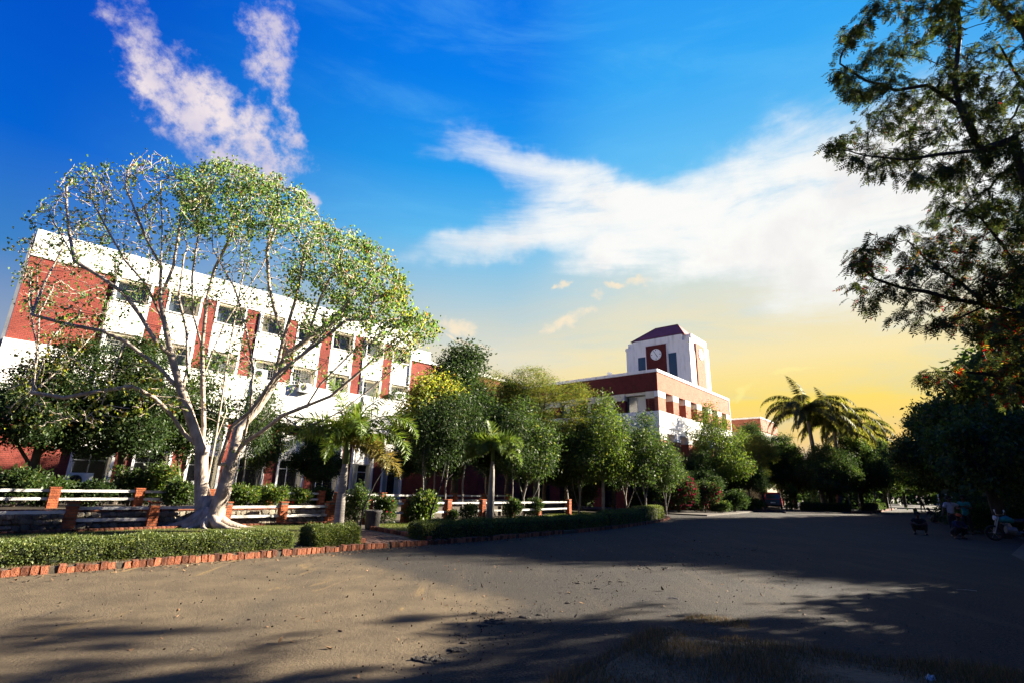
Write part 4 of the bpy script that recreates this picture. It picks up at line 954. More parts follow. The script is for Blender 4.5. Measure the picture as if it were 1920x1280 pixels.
# ------------------------------------------------------------------ palms
def frond(mb_r, PL, az, el0, L_, droop, n=26, leaf=.34, plum=True, lw=.028, base=(0, 0, 0), hang=.0, tipleaf=.4):
    """rachis curve plus leaflet cards collected in PL"""
    p = Vector(base); el = el0; pts = [p.copy()]; ds = []
    for i in range(n):
        d = Vector((cos(az) * cos(el), sin(az) * cos(el), sin(el))); p = p + d * (L_ / n); pts.append(p.copy()); ds.append(d); el -= droop / n * (0.5 + 1.2 * i / n)
    mb_r.tube(pts, [.022 * (1 - .8 * i / n) + .004 for i in range(n + 1)], 4, caps=False)
    for i in range(2, n):
        t = i / n; d = ds[i]; side = d.cross(Vector((0, 0, 1))).normalized(); nu = side.cross(d).normalized()
        l = leaf * (sin(pi * min(1, .12 + t * .95)) ** .6 * (1 - tipleaf * t) + .05)
        reps = 5 if plum else 3
        for s in (-1, 1):
            for k in range(reps):
                a = (random.uniform(-1.25, 1.35) if plum else random.uniform(-.25, .2))
                v = (side * s * cos(a) + nu * sin(a) + d * random.uniform(.35, .75)).normalized(); v.z -= hang * (1 if not plum else .3); v.normalize()
                PL.append((pts[i] + d * random.uniform(0, L_ / n), v, v.cross(nu if abs(v.dot(nu)) < .9 else side).normalized(), l * random.uniform(.8, 1.1), lw))
def palm(name, loc, pts, rad, mats, fr, leaf, plum, lw, hang, label, cat='palm tree', group=None, shaft=None, old=0, n=26):
    root = empty(name, loc); tag(root, label, cat, group)
    mb = MB(); mb.tube(pts, rad, 12); mb.build('trunk', mats[0], root, smooth=True)
    top = Vector(pts[-1])
    if shaft:
        mb = MB(); mb.tube([top - Vector((0, 0, .05)), top + Vector((0, 0, shaft * .5)), top + Vector((0, 0, shaft))], [rad[-1] * 1.15, rad[-1] * 1.1, rad[-1] * .6], 10); mb.build('crownshaft', 'crownshaft', root, smooth=True)
        top = top + Vector((0, 0, shaft * .85))
    for i, (az, el, L_, dr) in enumerate(fr):
        m_ = MB(); PL = []; frond(m_, PL, R(az), R(el), L_, R(dr), n, leaf, plum, lw, top, hang)
        f = m_.build('frond', mats[1] if i < len(fr) - old else 'palm_old_leaf', root)
        P, A, B, LL, WW = zip(*PL); me = cards(np.array([tuple(x) for x in P]), np.array([tuple(x) for x in A]), np.array([tuple(x) for x in B]), np.array(LL), np.array(WW), 'diamond', mats[1] if i < len(fr) - old else 'palm_old_leaf', 'leaflets')
        o = link('leaflets', me, f); o['kind'] = 'stuff'
    return root
pb = gspot(632, 994, .1); tp1 = spot(648, 866, pb.y) - pb
# fronds given as (direction seen from above, start elevation, length, total droop)
palm('foxtail_palm', pb, [(0, 0, -.05), (.02, 0, .35), tuple(Vector(tp1) * .4), tuple(Vector(tp1) * .75), tuple(tp1)], [.21, .17, .155, .135, .10], ('palm_bark', 'palm_leaf'),
     [(168, 82, 3.0, 50), (15, 80, 3.2, 100), (5, 62, 3.3, 150), (192, 52, 2.9, 120), (172, 34, 2.9, 110), (-5, 42, 3.0, 150), (-60, 62, 2.4, 150), (232, 46, 2.4, 120), (100, 72, 2.6, 80), (70, 38, 2.6, 130), (130, 30, 2.5, 120), (-100, 55, 1.8, 150), (-25, 6, 2.3, 85), (20, 0, 2.4, 75)], .66, True, .040, .35,
     'foxtail palm with plumed fronds and a smooth leaning trunk beside the entrance path', shaft=.75, old=2, n=30)
pb = gspot(918, 977, .1); tp2 = spot(924, 862, pb.y) - pb
palm('foxtail_palm', pb, [(0, 0, -.05), tuple(Vector(tp2) * .3), tuple(Vector(tp2) * .75), tuple(tp2)], [.20, .17, .12, .08], ('grey_bark', 'palm_leaf'),
     [(120, 82, 1.6, 60), (175, 62, 1.9, 140), (5, 58, 1.9, 150), (205, 40, 1.8, 130), (-30, 40, 1.9, 140), (70, 50, 1.9, 140), (240, 30, 1.6, 130), (-70, 35, 1.7, 130), (25, 20, 1.7, 110), (150, 15, 1.7, 100), (185, 5, 1.8, 80), (-10, 0, 1.8, 80)], .58, True, .045, .35,
     'smaller foxtail palm with a thin dark trunk rising behind the long dark hedge', shaft=.7, n=34)
def royal(px_, py, Y, cpx, cpy, label, seed, k=1.0):
    random.seed(seed); b = spot(px_, 930, Y); b.z = 0.1; t = spot(cpx, cpy, Y) - b; t = Vector(t); sh = 1.6
    t.z -= sh * .85
    fr = [(a + random.uniform(-12, 12), e, 6.0 * k * random.uniform(.9, 1.1), d) for a, e, d in [(0, 52, 130), (20, 35, 120), (40, 40, 130), (60, 28, 110), (80, 60, 100), (100, 30, 115), (125, 45, 130), (145, 28, 110), (165, 50, 130), (182, 25, 110), (200, 35, 130), (220, 25, 110), (240, 50, 130), (262, 30, 110), (285, 35, 130), (305, 25, 110), (325, 45, 130), (342, 28, 110), (20, 8, 90), (70, 5, 90), (110, 2, 80), (150, 5, 90), (190, 5, 85), (230, 0, 80), (270, 5, 90), (310, 0, 85), (345, 8, 85), (95, 82, 60)]]
    palm('royal_palm', b, [(0, 0, -.1), (0, 0, .6), tuple(t * .35), tuple(t * .7), tuple(t)], [.34, .30, .24, .22, .17], ('grey_bark', 'royal_leaf'), fr, 1.25, False, .095, .60, label, group=None, shaft=sh, n=34)
royal(1543, 957, 58, 1512, 765, 'tallest royal palm right of the clock building, its crown standing against the sunset', 3, 1.0)
royal(1572, 955, 60, 1562, 786, 'royal palm with drooping crown close to the right of the tallest palm', 5, .95)
royal(1612, 950, 66, 1604, 806, 'shortest, farthest royal palm partly hidden at the right of the palm group', 8, .9)
random.seed(11)

# ------------------------------------------------------------------ leafy trees: one of each kind, then copies
def at(px_, Y, z=.1): p = spot(px_, 930, Y); return Vector((p.x, Y, z))
young = make_tree('young_tree', 7, [((0, 0, 4.4), (1.9, 1.9, 2.1), 3), ((.3, .2, 6.3), (1.2, 1.2, 1.5), 1.4), ((-.8, -.3, 3.3), (1.8, 1.7, 1.1), 1.5), ((1.1, .1, 3.3), (1.3, 1.5, 1.0), 1)],
    [[(0, 0, -.1), (.03, 0, 1.2), (.06, .02, 2.2), (.1, 0, 4.0), (.2, .1, 6)], [(.06, .02, 2.2), (.7, .3, 3.2)], [(.03, 0, 1.9), (-.7, -.1, 3.2)]], 520, 21000, .14, 'bright_leaf', 'grey_bark', .26, .10, droop=.5, ratio=.42, spread=.32)
young2 = make_tree('young_tree', 5, [((0, 0, 3.2), (1.4, 1.4, 1.5), 3), ((.2, 0, 4.6), (.8, .8, 1.0), 1)],
    [[(0, 0, -.1), (.1, 0, .8), (-.1, .05, 1.7), (.05, 0, 3.4)], [(.1, 0, .8), (.5, -.1, 2.4)], [(0, 0, .2), (-.5, .1, 1.2), (-.7, .1, 2.4)]], 260, 9500, .13, 'mid_leaf', 'grey_bark', .22, .06, droop=.5, ratio=.45, spread=.28)
dense = make_tree('dense_tree', 10.5, [((0, 0, 5.3), (2.2, 2.1, 2.3), 3), ((.6, .2, 8.0), (1.4, 1.3, 1.6), 1.4), ((1.0, -.2, 9.3), (.8, .8, .8), .4), ((-.8, .4, 7.2), (1.3, 1.2, 1.0), .9), ((-2.2, -.4, 5.6), (1.3, 1.3, .9), .9), ((-2.4, -.4, 3.8), (1.4, 1.3, 1.0), .9), ((2.3, -.2, 4.0), (1.5, 1.4, 1.1), 1.0), ((2.2, .2, 6.2), (1.2, 1.2, .8), .7), ((.2, -2.2, 4.6), (1.3, 1.0, 1.2), .7), ((0, 2.2, 5), (1.3, 1.0, 1.2), .7)],
    [[(0, 0, -.1), (.1, 0, 1.5), (0, .1, 3.0), (.3, 0, 5.5), (.5, .1, 8)], [(.1, 0, 1.8), (-1.2, -.2, 4)], [(0, .1, 2.6), (1.3, .2, 4.6)], [(0, .1, 3.0), (.1, 1.2, 5)]], 900, 46000, .17, 'dark_leaf', 'brown_bark', .34, .2, droop=.5, ratio=.48, spread=.33)
feather = make_tree('feather_tree', 9, [((.6, 0, 7.2), (3.4, 2.8, .8), 3), ((-1.2, .3, 6.0), (2.6, 2.3, .7), 2), ((1.8, -.5, 5.3), (2.2, 2.0, .7), 1.5), ((-.3, 0, 8.2), (1.6, 1.6, .6), 1), ((.2, 0, 4.2), (2.0, 1.8, .6), .8)],
    [[(0, 0, -.1), (.15, 0, 1.4), (.1, .1, 2.6), (.5, .1, 4.2), (.7, 0, 6.3)], [(.1, .1, 2.6), (-.9, .1, 4.6), (-1.6, .2, 5.7)], [(.15, 0, 1.8), (1.3, -.2, 3.8), (2.1, -.4, 5.0)]], 700, 42000, .13, 'feather_leaf', 'brown_bark', .28, .14, droop=.15, ratio=.22, spread=.34, flat=.6)
rounded = make_tree('rounded_tree', 9, [((0, 0, 5.0), (2.6, 2.6, 2.2), 3), ((.6, .2, 7.2), (1.7, 1.6, 1.4), 1.4), ((-.9, .5, 6.8), (1.3, 1.3, 1.0), .8), ((-2.5, 0, 5.2), (1.4, 1.6, 1.0), 1.1), ((2.6, .1, 4.9), (1.5, 1.6, 1.1), 1.1), ((-3.0, -.4, 3.6), (1.3, 1.5, .8), .8), ((3.2, .6, 3.5), (1.1, 1.3, .7), .6), ((.4, -2.6, 4.6), (1.5, 1.2, 1.1), .9), ((-.5, 2.6, 4.8), (1.5, 1.2, 1.1), .9), ((0, -.8, 3.0), (2.6, 2.0, .8), .8)],
    [[(0, 0, -.1), (0, 0, 1.3), (.1, 0, 2.4), (.3, 0, 4.6), (.4, .1, 6.5)], [(0, 0, 1.6), (-1.6, .1, 3.8)], [(.1, 0, 2.2), (1.6, 0, 4.0)], [(.1, 0, 2.4), (0, -1.4, 4)]], 900, 44000, .19, 'mid_leaf', 'dark_bark', .36, .22, droop=.5, ratio=.5, spread=.30)
slim = make_tree('slender_tree', 5, [((0, 0, 4.3), (1.0, 1.0, 1.5), 2), ((.3, 0, 3.0), (1.1, .9, .7), 1), ((-.6, .2, 3.8), (.8, .8, .5), .6)], [[(0, 0, -.1), (.06, 0, 1.3), (-.04, 0, 2.4), (0, 0, 3.8)], [(-.04, 0, 2.4), (.35, .1, 3.5)]], 170, 4200, .14, 'dark_leaf', 'grey_bark', .22, .04, droop=.7, ratio=.35, spread=.28)
used = set()
def put(src, px_, Y, H, label, rz=0.0, w=1.0, z=.1, group=None, cat='tree', xyz=None):
    s = H; first = src.name not in used; used.add(src.name)
    return place(src, xyz if xyz else at(px_, Y, z), rz, (s * w, s * w, s), label, cat, group, first)
# row in front of the left building
put(dense, 45, 18.8, .62, 'dense dark tree at the far left edge behind the front fence', .4, 1.15, .6)
put(dense, 215, 21.0, .70, 'dense dark tree between the left edge and the big pale-barked tree', 2.2, 1.05, .6)
put(young2, 325, 22.5, 1.15, 'small tree with pale stem right behind the left side of the big tree', 1.0, 1, .6)
put(slim, 448, 23.0, 1.0, 'slender pole tree seen just right of the big pale trunks', .3, .8, .6)
put(dense, 850, 31.5, 1.06, 'tallest dense dark green tree left of the clock building', 1.2, 1.05, .1)
put(dense, 795, 29.5, .72, 'dense dark tree shading the recessed red wall right of the palm', 3.4, .85, .1)
put(dense, 950, 35.5, .88, 'dense tree between the tallest tree and the feathery tree', 5.0, 1.0)
put(feather, 1000, 35, 1.10, 'wide feathery-leaved tree with flat layered crown left of the brick building', .2, .92)
put(feather, 915, 38, 1.12, 'feathery tree mostly hidden behind the tallest dense tree', 2.5, .9)
golden = make_tree('golden_tree', 7, [((0, 0, 5.6), (1.5, 1.4, 1.5), 2), ((-.9, 0, 4.3), (1.0, 1.0, .9), 1), ((1.0, .1, 6.4), (1.1, 1.0, .9), 1)], [[(0, 0, -.1), (.1, 0, 1.5), (0, .1, 3.2), (.2, 0, 5.6)], [(0, .1, 2.8), (-.8, 0, 4.2)], [(0, .1, 3.2), (.9, .1, 5.4)]], 260, 7500, .14, 'fig_leaf_yellow', 'grey_bark', .24, .07, droop=.6, ratio=.55, spread=.30)
put(golden, 792, 28.5, 1.08, 'yellow-green leaved tree against the end of the long white building', .7, 1.0, .1)
put(dense, 585, 26.5, .40, 'small dark leafy tree between the pale trunks and the palm', 2.0, 1.15, .6)
put(young2, 480, 25.5, .95, 'small leafy tree before the ground-floor piers right of the pale trunks', 5.0, .9, .6)
for i, (x, Y, s) in enumerate([(790, 26, .95), (812, 27, 1.05), (836, 26.5, 1.0), (868, 27.5, 1.1), (960, 29, 1.0), (1008, 31, .95)]):
    put(slim, x, Y, s, ['slim pale-stemmed sapling nearest the red wall', 'slim sapling second from the red wall, behind the leafy shrub', 'slim speckled-stemmed sapling third from the red wall', 'slim forked sapling just left of the smaller palm', 'slim sapling right of the smaller palm trunk', 'slim sapling in the shade left of the round dark shrub row'][i], i * 1.3, 1, .3, 'slim saplings in the shade')
put(young, 1130, 35.5, 1.03, 'bright leafy tree with straight pale trunk on the lawn before the brick building', 0.3, 1.0)
put(dense, 1062, 39, .62, 'dark leafy tree low behind the left side of the bright lawn tree', 1.0, 1.1)
put(young2, 1208, 37, 1.25, 'small forked tree right of the bright lawn tree', .5)
put(young2, 1175, 39, 1.25, 'small shaded tree between the bright lawn tree and the forked one', 2.5, 1.0)
put(young2, 1248, 38.5, 1.02, 'smallest forked tree at the end of the verge before the side road', 4.0, 1.0)
put(young, 1350, 50, 1.28, 'tall bright tree against the sunlit white face of the clock building', 2.0, .95)
put(dense, 1312, 47, .52, 'low dark bushy tree at the foot of the sunlit building face', .5, 1.25)
put(dense, 1385, 52, .62, 'dark tree between the building corner and the red car', 2.5, 1.2)
put(feather, 1432, 57, .88, 'feathery tree in front of the pale porch', 4.2, .8)
put(young, 1405, 60, 1.12, 'leafy tree beside the distant red wing', 1.0, .95)
put(rounded, 1490, 62, .88, 'rounded tree just left of the royal palm trunks', 2.0, 1.1)
put(rounded, 1556, 56, .80, 'rounded low tree in front of the royal palm trunks', .7, 1.0)
put(rounded, 1615, 61, .95, 'rounded tree right of the royal palms', 3.0, .95)
put(rounded, 1660, 74, 1.15, 'rounded tree on the left side of the road, its top reddened by the low sun', 1.4, 1.0)
put(rounded, 1695, 95, 1.05, 'rounded tree far down the left side of the road', 4.4, 1.0)
put(rounded, 1728, 120, 1.15, 'rounded tree at the far end of the road', .4, 1.0)
for i, (x, Y) in enumerate([(1590, 55), (1640, 60), (1668, 68)]): put(slim, x, Y, 1.15, ['slim tree with pale stem nearest the palm trunks', 'slim tree with pale stem in the middle of the hedge island', 'slim tree with pale stem near the brick-edged corner'][i], i, 1.2, .1, 'slim trees on the island')
put(dense, 1466, 74, 1.0, 'dark tree in front of the porch columns, right of the feathery tree', .3, 1.2)
put(dense, 1428, 63, 1.02, 'dark tree hiding the lower part of the distant red wing', 1.7, 1.1)
put(dense, 1022, 41, .80, 'dark tree standing behind the feathery crown, close to the brick building', 2.9, 1.1)
put(dense, 1150, 43.5, .58, 'low dark tree against the shaded white band of the brick building', 4.4, 1.3)
put(young2, 985, 30.5, 1.2, 'small tree with a thin stem behind the fence right of the smaller palm', 3.3, 1.1)
put(young2, 1085, 36, 1.3, 'small tree left of the bright lawn tree, in its shade', 5.3, 1.1)
put(dense, 1268, 46, .50, 'low dark tree against the corner piers of the brick building', 1.3, 1.1)
# right-hand side of the road
put(rounded, 1795, 40, 1.03, 'big spreading dark tree on the right side of the road', 1.1, 1.12)
put(rounded, 1905, 42, 1.10, 'big dark tree at the right edge behind the spreading one', 2.9, 1.1)
put(rounded, 0, 0, 1.42, 'tallest dark tree at the right edge, added to shade the road', 3.9, 1.0, 0, None, 'tree', (29.3, 27.6, 0))  # tree added for its shadow across the road and hedge
put(rounded, 1765, 62, 1.15, 'large tree arching over the far road from the right', 5.2, 1.05)
put(rounded, 1780, 92, 1.2, 'tree arching over the farthest stretch of road from the right', 3.2, 1.1)
tl = make_tree('broadleaf_tree', 6, [((0, 0, 3.9), (2.6, 2.4, 1.5), 3), ((.4, 0, 5.0), (1.8, 1.8, 1.2), 1.3), ((-1.3, -.3, 3.0), (1.6, 1.6, .8), 1)],
    [[(0, 0, -.1), (-.1, 0, 1.1), (-.25, 0, 2.2), (0, .1, 3.4), (.2, .1, 4.6)], [(-.25, 0, 2.0), (-1.2, -.2, 3.0)], [(-.25, 0, 2.2), (1.1, 0, 3.4)]], 300, 9000, .19, 'mid_leaf', 'dark_bark', .3, .24, droop=.6, ratio=.6, spread=.26, kind='diamond')
put(tl, 1868, 24.1, 1.0, 'broad-leaved tree with thick dark trunk standing behind the people at right', .3, 1.0, 0.02)
# trees outside the frame to the right and behind, which shade the road
for i, (x, y, s, r_) in enumerate([(28.5, 19.5, 1.05, 1), (33, 26, 1.6, 2), (18.5, 8.6, 1.1, 3), (20, 11.0, 1.0, 2.2), (23.5, 13.0, 1.0, 5.1), (27, 9.5, 1.3, 4), (38.5, 31.5, 1.95, 5), (37, 24, 1.6, .3), (44, 37.5, 1.95, 2.4), (52, 45, 1.9, 1.4), (63, 60, 1.5, .4), (74, 71, 1.6, 3.4), (15.0, 3.5, .9, .5), (22, 2, 1.1, 1.7), (38, 31, 1.1, 0), (44.5, 34.5, 2.5, .8), (51.5, 42, 2.6, 2.6), (59, 50, 2.4, 4.6), (10, -5, 1.0, 2), (2, -9, 1.0, 3), (-9, -7, 1.0, 1.1), (-16, -3, 1.0, 2.2)]):
    put(rounded, 0, 0, s, 'roadside shade tree beyond the right and near edge of the view', r_, 1.0, 0, 'shade trees out of view', 'tree', (x, y, 0))
print('trees built')

# far woods closing the horizon
def woods(name, pts, h, w, n, mat, lab):
    P = []
    for a, b in zip(pts[:-1], pts[1:]):
        k = n // (len(pts) - 1); t = rng.uniform(0, 1, k)[:, None]; p = np.array(a) * (1 - t) + np.array(b) * t
        hz = h * (.55 + .45 * np.abs(np.sin(p[:, :1] * .16 + p[:, 1:2] * .11) * np.cos(p[:, 1:2] * .07))) ; z = rng.uniform(0, 1, k)[:, None] ** .8 * hz
        P.append(np.concatenate([p + rng.normal(size=(k, 2)) * w * (1 - (z / h) ** 2 * .7), z], 1))
    P = np.concatenate(P); o = link(name, rand_leaves(P, 1.0 if h > 6 else .5, .2, .6, None, 0, 'diamond', mat, name)); o['kind'] = 'stuff'; tag(o, lab, 'woods'); return o
woods('thicket', [(41, 66), (52, 84), (66, 108), (84, 132)], 4.5, 2.0, 15000, 'dark_leaf', 'dark thicket under the trees along the left of the far road')
woods('thicket', [(29.5, 30), (37, 39), (48, 52), (62, 68), (84, 95)], 3.6, 1.6, 16000, 'dark_leaf', 'dark thicket under the trees along the right of the road')
woods('far_woods', [(-60, 75), (-20, 78), (10, 90), (45, 118), (95, 150), (130, 138), (120, 100), (95, 70), (70, 42), (58, 12)], 8.5, 4.0, 60000, 'dark_leaf', 'dark wooded mass closing the view behind the buildings and along the far road')

# ------------------------------------------------------------------ hedges and shrubs
def hedge(name, pts, w, h, z0, n, leaf, mat, label, cat='hedge', lumpy=.05):
    root = empty(name, (pts[0][0], pts[0][1], z0)); tag(root, label, cat); o0 = np.array([pts[0][0], pts[0][1], 0])
    core = MB(); P = []; O = []
    segs = [(Vector(a), Vector(b)) for a, b in zip(pts[:-1], pts[1:])]; tot = sum((b - a).length for a, b in segs)
    for a, b in segs:
        L_ = (b - a).length; u = (b - a) / L_; s = Vector((-u.y, u.x)); c = .06
        M_ = Matrix(((u.x, s.x, 0, a.x - pts[0][0]), (u.y, s.y, 0, a.y - pts[0][1]), (0, 0, 1, 0), (0, 0, 0, 1)))
        core.box(.10, L_ - .10, -w / 2 + c, w / 2 - c, 0, h - c, M=M_)
        k = int(n * L_ / tot); t = rng.uniform(0, L_, k); f = rng.uniform(0, 1, k) * (2 * h + w)
        lum = (np.sin(t * 5.1 + a.x) * .5 + np.sin(t * 2.3) * .5 + np.sin(t * 11) * .25) * lumpy
        y_ = np.where(f < h, -w / 2, np.where(f < h + w, -w / 2 + (f - h), w / 2)); z_ = np.where(f < h, f, np.where(f < h + w, h, 2 * h + w - f))
        ny = np.where(f < h, -1., np.where(f < h + w, 0., 1.)); nz = np.where((f >= h) & (f < h + w), 1., 0.)
        dep = rng.normal(size=k) * .028 + lum
        y_ = y_ + ny * dep; z_ = np.clip(z_ + nz * dep, .0, None)
        rnd = ((np.abs(y_) / (w / 2)) ** 4) * ((z_ / h) ** 4) * .07; z_ -= rnd * nz * 1.; y_ -= np.sign(y_) * rnd
        X = np.stack([a.x - pts[0][0] + u.x * t + s.x * y_, a.y - pts[0][1] + u.y * t + s.y * y_, z_], 1); P.append(X); O.append(np.stack([s.x * ny, s.y * ny, nz + .25], 1))
    core.build('branches', 'twig_mass', root); P = np.concatenate(P); O = np.concatenate(O)
    for e_, (a, b) in (((segs[0][0], segs[0][1]),) * 2, ((segs[-1][1], segs[-1][0]),) * 2):
        u = (b - a).normalized(); s = Vector((-u.y, u.x)); k = int(n * w / (2.4 * tot)); yy = rng.uniform(-w / 2, w / 2, k); zz = rng.uniform(0, h, k); dd = rng.normal(size=k) * .03 + .02
        P = np.concatenate([P, np.stack([a.x - pts[0][0] + u.x * dd + s.x * yy, a.y - pts[0][1] + u.y * dd + s.y * yy, zz], 1)]); O = np.concatenate([O, np.tile([[-u.x, -u.y, .2]], (k, 1))])
    f = link('foliage', rand_leaves(P, leaf, -.1, .6, unit(O), .9, 'diamond', mat, 'foliage', var=.4), root); f['kind'] = 'stuff'; return root
def off(pl_, d):
    out = []
    for i, p in enumerate(pl_):
        a = Vector(pl_[max(i - 1, 0)]); b = Vector(pl_[min(i + 1, len(pl_) - 1)]); u = (b - a).normalized(); out.append((p[0] - u.y * d, p[1] + u.x * d))
    return out
hl = off([(-12.3, 4.9), (-8.15, 9.04), (-7.19, 10.04), (-5.97, 11.31), (-4.75, 12.68)], .80)
hedge('hedge', hl, .86, .34, .10, 62000, .036, 'hedge_leaf', 'long clipped hedge in sunlight along the brick kerb below the big tree')
hedge('hedge', off([(-4.45, 13.05), (-3.62, 13.98)], .62), .72, .42, .10, 13000, .036, 'hedge_leaf', 'short sunlit block of hedge at the left corner of the entrance path')
hedge('hedge', off([(-2.2, 15.38), (-.82, 16.74), (.91, 18.83), (3.08, 21.4), (4.6, 23.5)], .62), .8, .44, .10, 40000, .045, 'hedge_leaf', 'long shaded clipped hedge right of the entrance path')
hedge('hedge', off([(4.75, 23.7), (6.0, 25.7), (7.2, 27.6)], .60), .8, .55, .10, 9500, .05, 'hedge_leaf', 'far stretch of the right hedge near the lawn tree, partly sunlit')
hedge('hedge', off([(7.4, 27.9), (8.9, 30.6), (9.7, 32.4)], .70), .9, .65, .10, 8500, .055, 'hedge_leaf', 'clipped hedge end block at the corner of the side road')
i0 = gspot(1495, 962, 0); i1 = gspot(1600, 962, 0); i2 = gspot(1640, 961, 0); i3 = gspot(1700, 955, 0)
hedge('hedge', [(i0.x + 4, i0.y + 6), (i1.x + 1, i1.y + 2.5)], 1.2, .75, .1, 8000, .08, 'mid_leaf', 'dark low hedge on the island under the royal palms')
hedge('hedge', [(i2.x + 1.5, i2.y + 3), (i3.x - 5, i3.y - 2)], 1.2, .8, .1, 9000, .08, 'mid_leaf', 'low hedge on the island along the left of the far road')
isl = [(i0.x - 1, i0.y), (i1.x, i1.y), (i2.x, i2.y), (i3.x + 3, i3.y + 6), (i3.x + 6, i3.y + 30), (60, 120), (38, 80), (30, 64)]
sheet('traffic_island', isl, .09, 'dirt', .12)
sheet('verge', [(14.3, 38.6), (19, 44.5), (24, 51.5), (25, 56), (30, 63), (20, 70), (2, 60), (4, 45)], .09, 'dirt', .12)
ek = struct(empty('kerb', (0, 0, 0))); m_ = MB()
for k, (p, hd) in enumerate(along([(i1.x, i1.y), (i2.x, i2.y), (i3.x + 3, i3.y + 6)], 0, 30, .42)): m_.box(-.2, .2, -.12, .12, -.05, .2 + random.uniform(-.02, .03), M=Matrix.Translation((p.x, p.y, .0)) @ Matrix.Rotation(hd + random.uniform(-.08, .08), 4, 'Z'))
o = m_.build('brick', 'kerb_brick', ek); o['kind'] = 'stuff'
sheet('roadside', [(5.2, 2.0), (9.5, 8.6), (15.5, 16.8), (21.6, 22.6), (27.5, 30), (42, 47), (60, 69), (95, 110), (160, 60), (60, -20), (8, -8)], .015, 'dirt')

def shrub(px_, Y, w, h, label, mat='mid_leaf', n=4500, leaf=.09, flowers=None, z=.1, loc=None, cat='shrub', group=None, ratio=.55):
    p = loc if loc else at(px_, Y, z); root = empty('shrub', p); tag(root, label, cat, group)
    mb = MB()
    for k in range(7):
        a = random.uniform(0, 6.28); e = (cos(a) * w * .3, sin(a) * w * .3, h * .8); mb.tube([(cos(a) * .05, sin(a) * .05, -.05), (e[0] * .5, e[1] * .5, h * .4), e], [.022, .016, .008], 4)
    mb.build('stems', 'brown_bark', root)
    c = [((0, 0, h * .5), (w * .42, w * .42, h * .46)), ((w * .18, 0, h * .62), (w * .28, w * .28, h * .33)), ((-w * .2, .05, h * .38), (w * .3, w * .3, h * .34)), ((.05, -w * .1, h * .72), (w * .22, w * .22, h * .3))]
    c += [((random.uniform(-.4, .4) * w, random.uniform(-.2, .2) * w, h * random.uniform(.3, .95)), (w * random.uniform(.10, .2), w * .16, h * random.uniform(.12, .28))) for _ in range(6)]
    P = np.concatenate([ellips(n // 5 if k < 4 else n // 30, a, b, .1) for k, (a, b) in enumerate(c)]); P += rng.normal(size=P.shape) * .035 * w * (P[:, 2:] / h + .2); P[:, 2] = np.abs(P[:, 2]); out = unit(P - np.array([0, 0, h * .4]))
    o = link('foliage', rand_leaves(P, leaf, -.1, ratio, out, .8, 'diamond', mat, 'foliage'), root); o['kind'] = 'stuff'
    if flowers:
        P = np.concatenate([ellips(flowers[1] // 2, a, b, .85) for a, b in c[:2]]); P[:, 2] = np.abs(P[:, 2])
        o = link('flowers', rand_leaves(P, leaf * 1.1, -.2, .9, None, 0, 'diamond', flowers[0], 'flowers'), root); o['kind'] = 'stuff'
    return root
shrub(790, 22.5, 1.55, 1.15, 'bright leafy shrub with small red flowers spilling over the right front fence', 'bright_leaf', 5200, .11, ('red_flower', 26))
shrub(720, 21.3, 1.25, 1.05, 'flowering shrub beside the concrete tub, dotted with red blooms', 'mid_leaf', 3600, .08, ('red_flower', 30))
shrub(672, 20.6, .95, 1.45, 'tall dark leafy shrub between the palm trunk and the concrete tub', 'mid_leaf', 3200, .085)
shrub(880, 24.2, .9, .75, 'round clipped dark shrub left of the smaller palm trunk', 'dark_leaf', 3200, .06)
shrub(850, 23.6, .6, .5, 'small ragged shrub between the leafy shrub and the round dark one', 'mid_leaf', 1500, .07)
shrub(962, 27, 1.0, .95, 'leafy shrub just right of the smaller palm trunk', 'mid_leaf', 2600, .10, ('red_flower', 10))
shrub(1002, 30, 1.1, 1.0, 'shaded shrub by the last bays of the right front fence', 'dark_leaf', 2200, .10)
for i, (x, Y, w, h, m_, lab) in enumerate([(30, 17.5, 1.8, 1.2, 'mid_leaf', 'ferny green bush at the far left above the stone wall'), (90, 18.2, 1.6, .95, 'mid_leaf', 'bush second from the left above the stone wall'), (170, 19, 1.7, .8, 'dark_leaf', 'dark bush in front of the large air conditioner unit'), (245, 20, 1.6, 1.3, 'mid_leaf', 'broad-leaved bush before the red pier at left'), (295, 20.2, 1.5, 1.5, 'bright_leaf', 'tall bright-leaved bush left of the big pale trunks'), (335, 19.7, 1.2, .9, 'mid_leaf', 'bush immediately left of the pale trunks'), (455, 21.5, 1.6, .75, 'bright_leaf', 'bright green bush immediately right of the pale trunks'), (505, 22.3, 1.7, .8, 'bright_leaf', 'bright green bush over the second fence right of the pale trunks'), (555, 23.5, 1.5, .7, 'bright_leaf', 'bright green bush between the pale trunks and the palm'), (600, 25, 1.2, .8, 'mid_leaf', 'bush just left of the palm trunk behind the rails')]):
    shrub(x, Y, w, h, lab, m_, 3400, .10, ('red_flower', 12) if i in (4, 7, 8) else None, z=.6)
for i, (x, Y, w, h, lab) in enumerate([(1272, 42, 3.4, 2.9, 'bougainvillea bush with dark red bracts at the corner of the side road'), (1320, 44, 3.2, 2.4, 'second bougainvillea bush, redder, right of the corner one')]):
    shrub(x, Y, w, h, lab, 'dark_leaf', 6500, .13, ('bract_leaf', 700))
shrub(1375, 47, 3.0, 1.6, 'low dark bush at the roadside right of the bougainvillea', 'dark_leaf', 5000, .13)
shrub(1408, 52, 2.6, 1.0, 'low sunlit bush left of the red car', 'bright_leaf', 3500, .14)
shrub(1350, 43.5, 1.8, .8, 'small lit clump of leaves at the foot of the dark bushes', 'mid_leaf', 2500, .12)
shrub(1212, 44, 2.6, 2.2, 'dark bush behind the forked verge trees', 'dark_leaf', 4500, .13)
